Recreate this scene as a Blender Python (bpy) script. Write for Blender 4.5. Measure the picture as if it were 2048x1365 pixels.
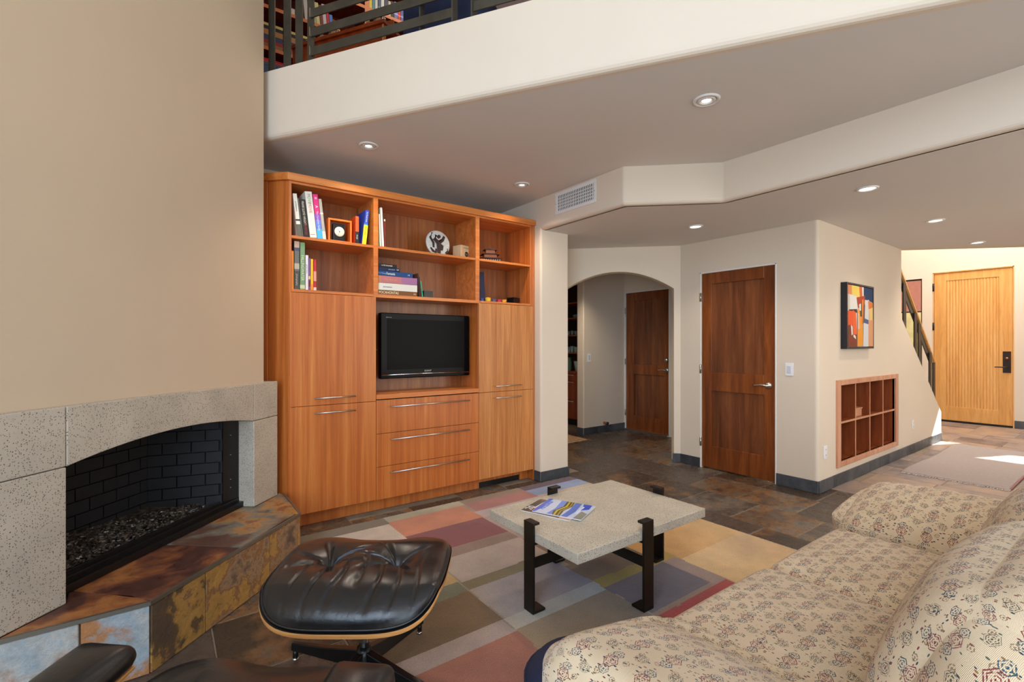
import bpy, bmesh, math, random
from mathutils import Vector, Matrix, noise as mnoise
random.seed(7)
C = bpy.context.scene.collection
for o in list(bpy.data.objects): bpy.data.objects.remove(o)
PI = math.pi

# ------------------------------------------------------------------ camera
YAW = math.radians(36.3)              # view direction, clockwise from +Y
cam_d = bpy.data.cameras.new('camera')
cam = bpy.data.objects.new('camera', cam_d); C.objects.link(cam)
cam.location = (0, 0, 1.3)
cam.rotation_euler = (PI/2, 0, -YAW)
cam_d.sensor_width = 36; cam_d.lens = 36*955/2048
cam_d.shift_y = 5.5/2048
cam_d.clip_start = 0.02; cam_d.clip_end = 200
bpy.context.scene.camera = cam

# ------------------------------------------------------------------ colour, sky, light
sc = bpy.context.scene
sc.view_settings.view_transform = 'Standard'; sc.view_settings.look = 'None'
sc.view_settings.gamma = 1; sc.view_settings.use_curve_mapping = False
sc.view_settings.exposure = -0.03
W = bpy.data.worlds.new('sky'); sc.world = W; W.use_nodes = True
wn = W.node_tree.nodes; wn.clear()
wo = wn.new('ShaderNodeOutputWorld'); wb = wn.new('ShaderNodeBackground'); ws = wn.new('ShaderNodeTexSky')
ws.sky_type = 'NISHITA'; ws.sun_disc = False; ws.sun_elevation = math.radians(40); ws.sun_rotation = math.radians(115)
wb.inputs[1].default_value = 0.16
W.node_tree.links.new(ws.outputs[0], wb.inputs[0]); W.node_tree.links.new(wb.outputs[0], wo.inputs[0])

def area(name, loc, rot, sx, sy, power, col):
    l = bpy.data.lights.new(name, 'AREA'); l.shape = 'RECTANGLE'; l.size = sx; l.size_y = sy
    l.energy = power; l.color = col
    o = bpy.data.objects.new(name, l); C.objects.link(o); o.location = loc; o.rotation_euler = rot
    return o
def aim(d): return Vector(d).to_track_quat('-Z', 'Y').to_euler()
# daylight through the living room windows, with added fill lights where marked
area('window_daylight_west', (-2.38, -1.25, 1.45), aim((1, 0.25, -0.05)), 1.8, 2.2, 128, (0.56, 0.77, 1.0))
area('window_daylight_south', (-0.9, -2.15, 1.45), aim((0.1, 1, -0.05)), 2.8, 2.2, 62, (0.74, 0.87, 1.0))
area('window_daylight_upper', (0.1, -2.15, 3.7), aim((0.1, 1, -0.25)), 4.2, 1.7, 38, (0.95, 0.96, 1.0))
area('upper_west_fill_light', (-2.38, -1.2, 3.7), aim((1, 0.3, -0.25)), 1.9, 1.7, 80, (0.66, 0.82, 1.0))  # unseen extra light, added for a bluish highlight on the ottoman leather
area('east_fill_light', (4.6, -2.6, 1.4), aim((0.05, 1, 0)), 2.6, 1.9, 80, (1.0, 0.95, 0.88))  # unseen broad fill, added to brighten the closet and cubby side
area('foyer_fill_light', (9.3, 1.3, 4.7), aim((0, 0, -1)), 1.6, 2.4, 200, (1.0, 0.97, 0.93))  # overhead fill added to brighten the foyer; the ceiling is closed here
sl = bpy.data.lights.new('sun', 'SUN'); sl.energy = 22; sl.angle = math.radians(0.6); sl.color = (1, 0.97, 0.92)
so = bpy.data.objects.new('sun', sl); C.objects.link(so); so.rotation_euler = aim((-2.3, 1.06, -2.1))

# ------------------------------------------------------------------ materials
def srgb(r, g, b):
    f = lambda c: (c/255/12.92) if c/255 <= 0.04045 else ((c/255+0.055)/1.055)**2.4
    return (f(r), f(g), f(b), 1)
MATS = {}
def base(name, rough=0.5, metal=0.0, spec=0.5):
    m = bpy.data.materials.new(name); m.use_nodes = True; nt = m.node_tree
    b = nt.nodes['Principled BSDF']
    b.inputs['Roughness'].default_value = rough; b.inputs['Metallic'].default_value = metal
    b.inputs['Specular IOR Level'].default_value = spec
    MATS[name] = m
    return m, nt, b
def N(nt, t, **kw):
    n = nt.nodes.new(t)
    for k, v in kw.items():
        if k in n.inputs: n.inputs[k].default_value = v
        else: setattr(n, k, v)
    return n
def L(nt, a, b): nt.links.new(a, b)
def coords(nt, scale=(1,1,1), rnd=False):
    tc = N(nt, 'ShaderNodeTexCoord'); mp = N(nt, 'ShaderNodeMapping'); mp.inputs['Scale'].default_value = scale
    if rnd:
        oi = N(nt, 'ShaderNodeObjectInfo'); ad = N(nt, 'ShaderNodeVectorMath', operation='ADD')
        mu = N(nt, 'ShaderNodeVectorMath', operation='SCALE'); mu.inputs['Scale'].default_value = 60
        cx = N(nt, 'ShaderNodeCombineXYZ'); L(nt, oi.outputs['Random'], cx.inputs[0]); L(nt, oi.outputs['Random'], cx.inputs[1])
        L(nt, cx.outputs[0], mu.inputs[0]); L(nt, tc.outputs['Object'], ad.inputs[0]); L(nt, mu.outputs[0], ad.inputs[1])
        L(nt, ad.outputs[0], mp.inputs[0])
    else: L(nt, tc.outputs['Object'], mp.inputs[0])
    return mp.outputs[0]
def ramp(nt, src, stops, interp='LINEAR'):
    r = N(nt, 'ShaderNodeValToRGB'); cr = r.color_ramp; cr.interpolation = interp
    while len(cr.elements) > 1: cr.elements.remove(cr.elements[-1])
    cr.elements[0].position = stops[0][0]; cr.elements[0].color = stops[0][1]
    for p, c in stops[1:]:
        e = cr.elements.new(p); e.color = c
    L(nt, src, r.inputs[0]); return r.outputs[0]
def mixc(nt, fac, a, b, mode='MIX'):
    m = N(nt, 'ShaderNodeMix', data_type='RGBA', blend_type=mode)
    for i, v in ((0, fac), (6, a), (7, b)):
        if hasattr(v, 'is_linked') or hasattr(v, 'links'): L(nt, v, m.inputs[i])
        else: m.inputs[i].default_value = v
    return m.outputs[2]
def bump(nt, b, h, strength, dist=0.01):
    bp = N(nt, 'ShaderNodeBump'); bp.inputs['Strength'].default_value = strength; bp.inputs['Distance'].default_value = dist
    L(nt, h, bp.inputs['Height']); L(nt, bp.outputs[0], b.inputs['Normal'])
def noise(nt, co, scale, detail=4, rough=0.5, dist=0.0):
    n = N(nt, 'ShaderNodeTexNoise'); n.inputs['Scale'].default_value = scale; n.inputs['Detail'].default_value = detail
    n.inputs['Roughness'].default_value = rough; n.inputs['Distortion'].default_value = dist
    if co is not None: L(nt, co, n.inputs['Vector'])
    return n.outputs['Fac']
def plain(name, col, rough=0.5, metal=0.0, var=0.0, vs=8, bmp=0.0, bs=60, spec=0.5, coat=0):
    m, nt, b = base(name, rough, metal, spec)
    c = srgb(*col)
    if var or bmp: co = coords(nt)
    if var:
        n = noise(nt, co, vs)
        lo = tuple(x*(1-var) for x in c[:3])+(1,); hi = tuple(min(1, x*(1+var)) for x in c[:3])+(1,)
        L(nt, ramp(nt, n, [(0.3, lo), (0.7, hi)]), b.inputs['Base Color'])
    else: b.inputs['Base Color'].default_value = c
    if bmp: bump(nt, b, noise(nt, co, bs, 3), bmp, 0.004)
    if coat: b.inputs['Coat Weight'].default_value = coat; b.inputs['Coat Roughness'].default_value = 0.1
    return m
def wood(name, cols, scale=(14, 14, 0.9), rough=0.36, fine=1.0, rnd=False, coat=0.15, bands=0.0):
    m, nt, b = base(name, rough)
    co = coords(nt, scale, rnd)
    n1 = noise(nt, co, 1.0, 6, 0.6, 0.6)
    fco = coords(nt, tuple(s*7 for s in scale), rnd)
    n2 = noise(nt, fco, 1.0, 3, 0.6)
    c = ramp(nt, n1, [(0.28, srgb(*cols[0])), (0.5, srgb(*cols[1])), (0.72, srgb(*cols[2]))])
    d = ramp(nt, n2, [(0.35, (0.72, 0.70, 0.68, 1)), (0.65, (1.08, 1.08, 1.08, 1))])
    c2 = mixc(nt, 0.75*fine, c, d, 'MULTIPLY')
    L(nt, c2, b.inputs['Base Color']); bump(nt, b, n2, 0.12, 0.002)
    b.inputs['Coat Weight'].default_value = coat; b.inputs['Coat Roughness'].default_value = 0.25
    return m
def slate(name, stops, rough=0.45, bmp=0.5, sc1=3.2, warm=0.5):
    m, nt, b = base(name, rough)
    co = coords(nt, (1, 1, 1), True)
    oi = N(nt, 'ShaderNodeObjectInfo')
    n1 = noise(nt, co, sc1, 9, 0.66, 0.15)
    n2 = noise(nt, co, sc1*6, 8, 0.75)
    ad = N(nt, 'ShaderNodeMath', operation='MULTIPLY_ADD'); L(nt, oi.outputs['Random'], ad.inputs[0]); ad.inputs[1].default_value = warm; L(nt, n1, ad.inputs[2])
    ad2 = N(nt, 'ShaderNodeMath', operation='SUBTRACT'); L(nt, ad.outputs[0], ad2.inputs[0]); ad2.inputs[1].default_value = warm/2
    c = ramp(nt, ad2.outputs[0], [(p, srgb(*k)) for p, k in stops])
    d = ramp(nt, n2, [(0.3, (0.66, 0.65, 0.64, 1)), (0.7, (1.16, 1.16, 1.16, 1))])
    L(nt, mixc(nt, 0.8, c, d, 'MULTIPLY'), b.inputs['Base Color'])
    r = ramp(nt, n2, [(0.3, (rough-0.12,)*3+(1,)), (0.7, (rough+0.15,)*3+(1,))]); L(nt, r, b.inputs['Roughness'])
    mm = N(nt, 'ShaderNodeMath', operation='ADD'); L(nt, n1, mm.inputs[0]); L(nt, n2, mm.inputs[1])
    bump(nt, b, mm.outputs[0], bmp, 0.012)
    return m
def terrazzo(name, col, dark=(60, 50, 42), dens=90, thr=0.17):
    m, nt, b = base(name, 0.5)
    co = coords(nt)
    dst = noise(nt, co, 40, 2)
    vadd = N(nt, 'ShaderNodeVectorMath', operation='ADD'); L(nt, co, vadd.inputs[0])
    sca = N(nt, 'ShaderNodeMath', operation='MULTIPLY'); L(nt, dst, sca.inputs[0]); sca.inputs[1].default_value = 0.009; L(nt, sca.outputs[0], vadd.inputs[1])
    v = N(nt, 'ShaderNodeTexVoronoi'); v.inputs['Scale'].default_value = dens; L(nt, vadd.outputs[0], v.inputs['Vector'])
    sp = N(nt, 'ShaderNodeSeparateColor'); L(nt, v.outputs['Color'], sp.inputs[0])
    pr = N(nt, 'ShaderNodeMath', operation='LESS_THAN'); L(nt, sp.outputs[0], pr.inputs[0]); pr.inputs[1].default_value = 0.62
    th = N(nt, 'ShaderNodeMath', operation='LESS_THAN'); L(nt, v.outputs['Distance'], th.inputs[0]); th.inputs[1].default_value = thr
    mk = N(nt, 'ShaderNodeMath', operation='MULTIPLY'); L(nt, pr.outputs[0], mk.inputs[0]); L(nt, th.outputs[0], mk.inputs[1])
    g = noise(nt, co, 5, 5); c = srgb(*col)
    cc = ramp(nt, g, [(0.3, tuple(x*0.86 for x in c[:3])+(1,)), (0.7, tuple(x*1.08 for x in c[:3])+(1,))])
    dk = ramp(nt, sp.outputs[1], [(0.0, srgb(*dark)), (0.5, srgb(95, 84, 72)), (1.0, srgb(140, 120, 98))])
    L(nt, mixc(nt, mk.outputs[0], cc, dk), b.inputs['Base Color'])
    inv = N(nt, 'ShaderNodeMath', operation='SUBTRACT'); inv.inputs[0].default_value = 1; L(nt, mk.outputs[0], inv.inputs[1])
    bump(nt, b, inv.outputs[0], 0.35, 0.002)
    return m
def vmath(nt, op, a, b=None):
    n = N(nt, 'ShaderNodeMath', operation=op)
    for i, v in enumerate((a, b)):
        if v is None: continue
        if isinstance(v, (int, float)): n.inputs[i].default_value = v
        else: L(nt, v, n.inputs[i])
    return n.outputs[0]
def tapestry(name):
    # woven upholstery: beige ground, burgundy stepped medallions, small blue, green and brown figures
    m, nt, b = base(name, 0.92, 0, 0.2)
    uv = N(nt, 'ShaderNodeUVMap').outputs[0]
    sep = N(nt, 'ShaderNodeSeparateXYZ'); L(nt, uv, sep.inputs[0]); U, V = sep.outputs[0], sep.outputs[1]
    wob = noise(nt, uv, 60, 2)
    wb_ = vmath(nt, 'MULTIPLY', vmath(nt, 'SUBTRACT', wob, 0.5), 0.006)
    U2 = vmath(nt, 'ADD', U, wb_)
    def cell(off_u, off_v, pu, pv):
        a = vmath(nt, 'SUBTRACT', vmath(nt, 'FRACT', vmath(nt, 'ADD', vmath(nt, 'DIVIDE', U2, pu), off_u)), 0.5)
        c = vmath(nt, 'SUBTRACT', vmath(nt, 'FRACT', vmath(nt, 'ADD', vmath(nt, 'DIVIDE', V, pv), off_v)), 0.5)
        return vmath(nt, 'MULTIPLY', vmath(nt, 'ABSOLUTE', a), pu), vmath(nt, 'MULTIPLY', vmath(nt, 'ABSOLUTE', c), pv)
    def hexrings(off_u, off_v, pu, pv, rad, freq, cut):
        a, c = cell(off_u, off_v, pu, pv)
        d = vmath(nt, 'MAXIMUM', vmath(nt, 'ADD', vmath(nt, 'MULTIPLY', a, 0.62), vmath(nt, 'MULTIPLY', c, 0.9)), a)
        ring = vmath(nt, 'GREATER_THAN', vmath(nt, 'SINE', vmath(nt, 'MULTIPLY', d, freq)), cut)
        lim = vmath(nt, 'LESS_THAN', d, rad)
        gap = vmath(nt, 'GREATER_THAN', vmath(nt, 'ABSOLUTE', vmath(nt, 'SUBTRACT', c, 0.3*rad)), 0.06*rad)
        return vmath(nt, 'MULTIPLY', vmath(nt, 'MULTIPLY', ring, lim), gap)
    brk = noise(nt, uv, 330, 2)
    bk = vmath(nt, 'GREATER_THAN', brk, 0.42)
    m1 = vmath(nt, 'MULTIPLY', hexrings(0.5, 0.5, 0.105, 0.082, 0.0195, 1250, 0.1), bk)
    m2 = vmath(nt, 'MULTIPLY', hexrings(0.0, 0.0, 0.105, 0.082, 0.0150, 1350, -0.1), bk)
    m3 = vmath(nt, 'MULTIPLY', hexrings(0.0, 0.5, 0.0525, 0.082, 0.0130, 1200, 0.0), vmath(nt, 'GREATER_THAN', brk, 0.44))
    m4 = vmath(nt, 'MULTIPLY', hexrings(0.25, 0.25, 0.0525, 0.041, 0.0105, 1200, 0.0), vmath(nt, 'GREATER_THAN', brk, 0.44))
    mpp = N(nt, 'ShaderNodeMapping'); mpp.inputs['Scale'].default_value = (1, 0.45, 1); L(nt, uv, mpp.inputs[0])
    vo = N(nt, 'ShaderNodeTexVoronoi'); vo.inputs['Scale'].default_value = 150; L(nt, mpp.outputs[0], vo.inputs['Vector'])
    flk = vmath(nt, 'LESS_THAN', vo.outputs['Distance'], 0.27)
    sp = N(nt, 'ShaderNodeSeparateColor'); L(nt, vo.outputs['Color'], sp.inputs[0])
    flk = vmath(nt, 'MULTIPLY', flk, vmath(nt, 'GREATER_THAN', sp.outputs[1], 0.4))
    fc = ramp(nt, sp.outputs[0], [(0.0, srgb(38, 60, 76)), (0.3, srgb(140, 104, 66)), (0.55, srgb(120, 44, 42)), (0.8, srgb(80, 94, 76))], 'CONSTANT')
    g = noise(nt, uv, 7, 3)
    ground = ramp(nt, g, [(0.3, srgb(208, 182, 148)), (0.7, srgb(222, 199, 166))])
    c = mixc(nt, flk, ground, fc)
    c = mixc(nt, m4, c, srgb(140, 112, 84)); c = mixc(nt, m3, c, srgb(58, 80, 90))
    c = mixc(nt, m2, c, srgb(92, 84, 66)); c = mixc(nt, m1, c, srgb(128, 52, 54))
    wv = N(nt, 'ShaderNodeTexWave', bands_direction='Y'); wv.inputs['Scale'].default_value = 150; wv.inputs['Distortion'].default_value = 3; L(nt, uv, wv.inputs['Vector'])
    dd = ramp(nt, wv.outputs['Fac'], [(0.0, (0.92, 0.92, 0.92, 1)), (1.0, (1.04, 1.04, 1.04, 1))])
    L(nt, mixc(nt, 0.7, c, dd, 'MULTIPLY'), b.inputs['Base Color'])
    bump(nt, b, vmath(nt, 'ADD', wv.outputs['Fac'], vmath(nt, 'MULTIPLY', vmath(nt, 'ADD', m1, flk), -0.6)), 0.35, 0.003)
    b.inputs['Sheen Weight'].default_value = 0.2
    return m
def rugmat(name):
    m, nt, b = base(name, 0.95, 0, 0.1)
    at = N(nt, 'ShaderNodeAttribute', attribute_name='Col')
    co = coords(nt)
    n1 = noise(nt, co, 3.2, 5, 0.6); n2 = noise(nt, co, 190, 3)
    d = ramp(nt, n1, [(0.3, (0.68, 0.68, 0.67, 1)), (0.7, (1.14, 1.14, 1.13, 1))])
    d2 = ramp(nt, n2, [(0.3, (0.66, 0.66, 0.66, 1)), (0.7, (1.12, 1.12, 1.12, 1))])
    L(nt, mixc(nt, 0.7, mixc(nt, 0.8, at.outputs['Color'], d, 'MULTIPLY'), d2, 'MULTIPLY'), b.inputs['Base Color'])
    bump(nt, b, n2, 0.6, 0.006); b.inputs['Sheen Weight'].default_value = 0.3
    return m

M_wall = plain('plaster_cream', (222, 207, 188), 0.85, var=0.02, vs=1.5, bmp=0.05, bs=25, spec=0.2)
M_wallw = plain('plaster_tan', (203, 180, 153), 0.85, var=0.03, vs=1.2, bmp=0.05, bs=25, spec=0.2)
M_ceil = plain('plaster_ceiling', (218, 213, 208), 0.85, var=0.02, vs=1.2, bmp=0.04, bs=25, spec=0.2)
M_white = plain('white_paint', (232, 230, 226), 0.4)
M_plastic = plain('white_plastic', (236, 236, 236), 0.3)
M_grout = plain('grout', (138, 122, 102), 0.9, var=0.15)
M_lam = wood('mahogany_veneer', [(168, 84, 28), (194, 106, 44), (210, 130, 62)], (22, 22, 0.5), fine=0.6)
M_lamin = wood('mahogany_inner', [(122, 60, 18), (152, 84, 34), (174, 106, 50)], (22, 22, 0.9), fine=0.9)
M_lamh = wood('mahogany_edge', [(186, 98, 38), (208, 120, 52), (222, 140, 68)], (0.9, 22, 22), fine=0.5)
M_fig = wood('mahogany_figured', [(178, 104, 46), (200, 128, 66), (218, 150, 88)], (16, 16, 0.5), fine=0.9)
M_door = wood('stained_door_wood', [(84, 38, 12), (120, 60, 22), (150, 82, 34)], (12, 12, 0.9), rough=0.3, fine=0.8)
M_doorin = wood('stained_panel_wood', [(76, 36, 16), (112, 60, 30), (140, 82, 44)], (12, 12, 0.8), rough=0.32, fine=0.9)
M_oak = wood('golden_oak', [(206, 144, 72), (222, 162, 90), (232, 178, 108)], (14, 14, 0.9), rough=0.4, fine=0.5)
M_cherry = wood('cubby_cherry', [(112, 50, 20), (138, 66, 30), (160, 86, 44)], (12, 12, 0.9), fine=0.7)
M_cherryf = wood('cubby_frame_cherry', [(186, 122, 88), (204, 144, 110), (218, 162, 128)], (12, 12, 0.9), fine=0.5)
M_loftw = wood('loft_redwood', [(110, 34, 8), (150, 58, 18), (178, 82, 30)], (0.9, 12, 12), fine=0.8)
M_lofte = plain('loft_shelf_edge', (206, 122, 70), 0.5, var=0.1)
M_ply = wood('plywood_edge', [(200, 130, 62), (228, 164, 96), (240, 186, 120)], (3, 3, 60), fine=0.6)
M_shell = wood('rosewood_shell', [(58, 30, 18), (84, 46, 28), (104, 60, 38)], (3, 14, 3), fine=0.8)
M_steel = plain('brushed_steel', (205, 200, 192), 0.28, 1.0)
M_chrome = plain('chrome', (225, 225, 225), 0.12, 1.0)
M_bronze = plain('dark_bronze', (64, 52, 50), 0.35, 0.7)
M_iron = plain('blackened_steel', (40, 34, 30), 0.42, 0.6, var=0.3, vs=9)
M_rail = plain('waxed_rail_steel', (76, 72, 62), 0.45, 0.5, var=0.2, vs=9)
M_black = plain('black_enamel', (14, 14, 15), 0.3)
M_gloss = plain('black_gloss', (6, 6, 7), 0.15, spec=0.06)
M_screen = plain('tv_screen', (7, 6, 5), 0.2, spec=0.04)
M_grey = plain('grey_plastic', (120, 122, 124), 0.4)
M_brick = plain('black_firebrick', (26, 26, 29), 0.75, var=0.2, vs=14, bmp=0.3, bs=60)
M_fbox = plain('firebox_black', (13, 13, 14), 0.7)
M_navy = plain('navy_velvet', (28, 34, 62), 0.9, var=0.15, vs=10, bmp=0.2, bs=300)
M_conc = terrazzo('cast_stone', (190, 178, 160), dens=165, thr=0.3)
M_conct = terrazzo('cast_concrete_table', (196, 186, 168), dens=150, thr=0.29)
M_slatef = slate('floor_slate', [(0.28, (70, 58, 48)), (0.38, (122, 88, 58)), (0.45, (106, 92, 78)), (0.50, (92, 76, 66)), (0.55, (138, 100, 64)), (0.62, (112, 106, 98)), (0.70, (86, 74, 66))], 0.27, 0.4, warm=0.85)
M_slateg = slate('grey_slate', [(0.3, (52, 56, 62)), (0.5, (74, 78, 84)), (0.7, (96, 96, 98))], 0.45, 0.35, 4, 0.25)
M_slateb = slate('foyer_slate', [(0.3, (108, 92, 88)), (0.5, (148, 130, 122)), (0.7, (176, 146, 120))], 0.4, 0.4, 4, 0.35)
M_slateh = slate('hearth_slate', [(0.30, (84, 52, 44)), (0.40, (138, 82, 52)), (0.47, (176, 116, 64)), (0.52, (134, 82, 60)), (0.57, (186, 132, 72)), (0.63, (128, 122, 108)), (0.7, (104, 72, 58))], 0.35, 0.45, 3.0, 0.3)
M_slater = slate('riser_slate', [(0.30, (92, 72, 52)), (0.42, (106, 78, 48)), (0.455, (182, 134, 62)), (0.53, (196, 146, 72)), (0.57, (146, 96, 56)), (0.61, (176, 138, 98)), (0.7, (104, 78, 62))], 0.5, 0.9, 5.0, 0.2)
M_slatew = slate('pale_riser_slate', [(0.3, (110, 78, 74)), (0.42, (176, 142, 122)), (0.5, (188, 184, 176)), (0.62, (160, 172, 178)), (0.72, (182, 124, 76))], 0.5, 0.8, 4.5, 0.3)
M_tap = tapestry('tapestry_fabric')
M_rug = rugmat('rug_pile')
M_gravel = None
def leather():
    m, nt, b = base('black_leather', 0.3, 0, 0.6)
    b.inputs['Base Color'].default_value = srgb(10, 12, 18)
    b.inputs['Coat Weight'].default_value = 0.3; b.inputs['Coat Roughness'].default_value = 0.25
    co = coords(nt); n = noise(nt, co, 90, 5); n2 = noise(nt, co, 9, 4, 0.6, 0.8)
    r = ramp(nt, n2, [(0.3, (0.28,)*3+(1,)), (0.7, (0.38,)*3+(1,))]); L(nt, r, b.inputs['Roughness'])
    bump(nt, b, vmath(nt, 'ADD', n, vmath(nt, 'MULTIPLY', n2, 1.2)), 0.16, 0.005)
    return m
M_leather = leather()
def gravelmat():
    m, nt, b = base('lava_gravel', 0.35)
    co = coords(nt); v = N(nt, 'ShaderNodeTexVoronoi'); v.inputs['Scale'].default_value = 60; L(nt, co, v.inputs['Vector'])
    sp = N(nt, 'ShaderNodeSeparateColor'); L(nt, v.outputs['Color'], sp.inputs[0])
    L(nt, ramp(nt, sp.outputs[0], [(0, srgb(52, 44, 36)), (0.6, srgb(92, 80, 68)), (0.93, srgb(118, 104, 90)), (0.97, srgb(205, 200, 192))], 'CONSTANT'), b.inputs['Base Color'])
    return m
M_gravel = gravelmat()
def glassmat(name='clear_glass', col=(0.9, 0.97, 0.95, 1), rough=0.02):
    m, nt, b = base(name, rough); b.inputs['Base Color'].default_value = col
    b.inputs['Transmission Weight'].default_value = 1.0; b.inputs['IOR'].default_value = 1.45
    return m
M_glass = glassmat()
def emis(name, col, s):
    m, nt, b = base(name); b.inputs['Emission Color'].default_value = col; b.inputs['Emission Strength'].default_value = s
    b.inputs['Base Color'].default_value = (0.8, 0.8, 0.8, 1); return m
M_lens = emis('lamp_lens', (1, 0.96, 0.9, 1), 6)
_pc = {}
def paint(col, rough=0.55):
    k = (col, rough)
    if k not in _pc: _pc[k] = plain('print_%d_%d_%d' % col, col, rough)
    return _pc[k]

# ------------------------------------------------------------------ mesh helpers
class MB:
    """collects geometry (world coordinates unless local) and links it as ONE object"""
    def __init__(s): s.v = []; s.f = []; s.mi = []; s.sm = []; s.col = []; s.uv = {}
    def add(s, vs, fs, mi=0, smooth=False):
        o = len(s.v); s.v += [tuple(v) for v in vs]
        for f in fs: s.f.append(tuple(i+o for i in f)); s.mi.append(mi); s.sm.append(smooth)
        return s
    def box(s, x0, x1, y0, y1, z0, z1, mi=0):
        x0, x1 = min(x0, x1), max(x0, x1); y0, y1 = min(y0, y1), max(y0, y1); z0, z1 = min(z0, z1), max(z0, z1)
        v = [(x0,y0,z0),(x1,y0,z0),(x1,y1,z0),(x0,y1,z0),(x0,y0,z1),(x1,y0,z1),(x1,y1,z1),(x0,y1,z1)]
        return s.add(v, [(0,3,2,1),(4,5,6,7),(0,1,5,4),(1,2,6,5),(2,3,7,6),(3,0,4,7)], mi)
    def obox(s, c, ax, ay, az, mi=0):
        c = Vector(c); ax, ay, az = Vector(ax), Vector(ay), Vector(az)
        v = [c+i*ax+j*ay+k*az for k in (-1,1) for j in (-1,1) for i in (-1,1)]
        q = [(0,2,3,1),(4,5,7,6),(0,1,5,4),(2,6,7,3),(0,4,6,2),(1,3,7,5)]
        if ax.cross(ay).dot(az) < 0: q = [tuple(reversed(f)) for f in q]
        return s.add(v, q, mi)
    def bar(s, a, b, w, h, up=(0,0,1), mi=0):
        a, b = Vector(a), Vector(b); d = (b-a); l = d.length; d.normalize()
        sd = d.cross(Vector(up)).normalized(); u = sd.cross(d)
        return s.obox((a+b)/2, d*l/2, sd*w/2, u*h/2, mi)
    def prism(s, poly, z0, z1, mi=0):
        n = len(poly); a = sum(poly[i][0]*poly[(i+1)%n][1]-poly[(i+1)%n][0]*poly[i][1] for i in range(n))
        if a < 0: poly = poly[::-1]
        v = [(x,y,z0) for x,y in poly]+[(x,y,z1) for x,y in poly]
        f = [tuple(range(n-1,-1,-1)), tuple(range(n,2*n))]+[(i,(i+1)%n,n+(i+1)%n,n+i) for i in range(n)]
        return s.add(v, f, mi)
    def vprism(s, pts, origin, u, n, t, mi=0):
        """polygon (a,z) in the vertical plane origin + a*u, thickness t along n"""
        o = Vector((origin[0], origin[1], 0)); u = Vector((u[0],u[1],0)); nn = Vector((n[0],n[1],0))
        k = len(pts); A = [o+u*a+Vector((0,0,z)) for a,z in pts]; B = [p+nn*t for p in A]
        f = [tuple(range(k)), tuple(range(2*k-1,k-1,-1))]+[(i,k+i,k+(i+1)%k,(i+1)%k) for i in range(k)]
        ar = sum(pts[i][0]*pts[(i+1)%k][1]-pts[(i+1)%k][0]*pts[i][1] for i in range(k))
        fl = (u.cross(Vector((0,0,1)))).dot(nn) * (1 if ar > 0 else -1) * (1 if t > 0 else -1)
        if fl > 0: f = [tuple(reversed(q)) for q in f]
        return s.add(A+B, f, mi)
    def tube(s, pts, r, seg=8, mi=0, caps=True):
        pts = [Vector(p) for p in pts]; rings = []
        rs = r if isinstance(r, (list, tuple)) else [r]*len(pts)
        for i, p in enumerate(pts):
            d = (pts[min(i+1,len(pts)-1)]-pts[max(i-1,0)]).normalized()
            a = d.cross(Vector((0,0,1)))
            if a.length < 0.1: a = d.cross(Vector((1,0,0)))
            a.normalize(); b = d.cross(a)
            rings.append([p+a*rs[i]*math.cos(t*2*PI/seg)+b*rs[i]*math.sin(t*2*PI/seg) for t in range(seg)])
        v = [q for rr in rings for q in rr]; f = []
        for i in range(len(pts)-1):
            for t in range(seg):
                a0, a1 = i*seg+t, i*seg+(t+1)%seg
                f.append((a0, a0+seg, a1+seg, a1))
        if caps: f += [tuple(range(seg)), tuple(range(len(v)-1, len(v)-seg-1, -1))]
        return s.add(v, f, mi, True)
    def lathe(s, prof, c=(0,0,0), seg=24, mi=0, axis='Z'):
        v = []; f = []
        for r, h in prof:
            for t in range(seg):
                a = t*2*PI/seg; p = (r*math.cos(a), r*math.sin(a), h)
                if axis == 'Y': p = (p[0], p[2], p[1])
                if axis == 'X': p = (p[2], p[0], p[1])
                v.append((p[0]+c[0], p[1]+c[1], p[2]+c[2]))
        for i in range(len(prof)-1):
            for t in range(seg):
                a, b = i*seg+t, i*seg+(t+1)%seg
                q = (a, b, b+seg, a+seg); f.append(q if axis != 'Y' else tuple(reversed(q)))
        f.append(tuple(range(seg-1,-1,-1)) if axis != 'Y' else tuple(range(seg))); n = len(prof)*seg
        f.append(tuple(range(n-seg, n)) if axis != 'Y' else tuple(range(n-1, n-seg-1, -1)))
        return s.add(v, f, mi, True)
    def grid(s, fn, nu, nv, mi=0, closed=False, uvf=None, flip=False):
        o = len(s.v)
        for j in range(nv+1):
            for i in range(nu+1):
                s.v.append(tuple(fn(i/nu, j/nv)))
                if uvf: s.uv[len(s.v)-1] = uvf(i/nu, j/nv)
        for j in range(nv):
            for i in range(nu):
                a = o+j*(nu+1)+i; q = (a, a+1, a+nu+2, a+nu+1)
                s.f.append(tuple(reversed(q)) if flip else q); s.mi.append(mi); s.sm.append(True)
        return s
    def build(s, name, mats, parent=None, local=False, bevel=0.0, seg=2, loc=None, solid=0, subd=0, weld=False):
        me = bpy.data.meshes.new(name)
        off = Vector((0,0,0))
        if not local:
            p = parent
            while p is not None: off = off+Vector(p.location); p = p.parent
            if loc is not None: off = off+Vector(loc)
        me.from_pydata([tuple(Vector(v)-off) for v in s.v], [], s.f)
        mats = mats if isinstance(mats, (list, tuple)) else [mats]
        for m in mats: me.materials.append(m)
        me.polygons.foreach_set('material_index', s.mi); me.polygons.foreach_set('use_smooth', s.sm)
        if s.uv:
            ul = me.uv_layers.new(name='UVMap')
            for l in me.loops: ul.data[l.index].uv = s.uv.get(l.vertex_index, (0,0))
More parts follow.
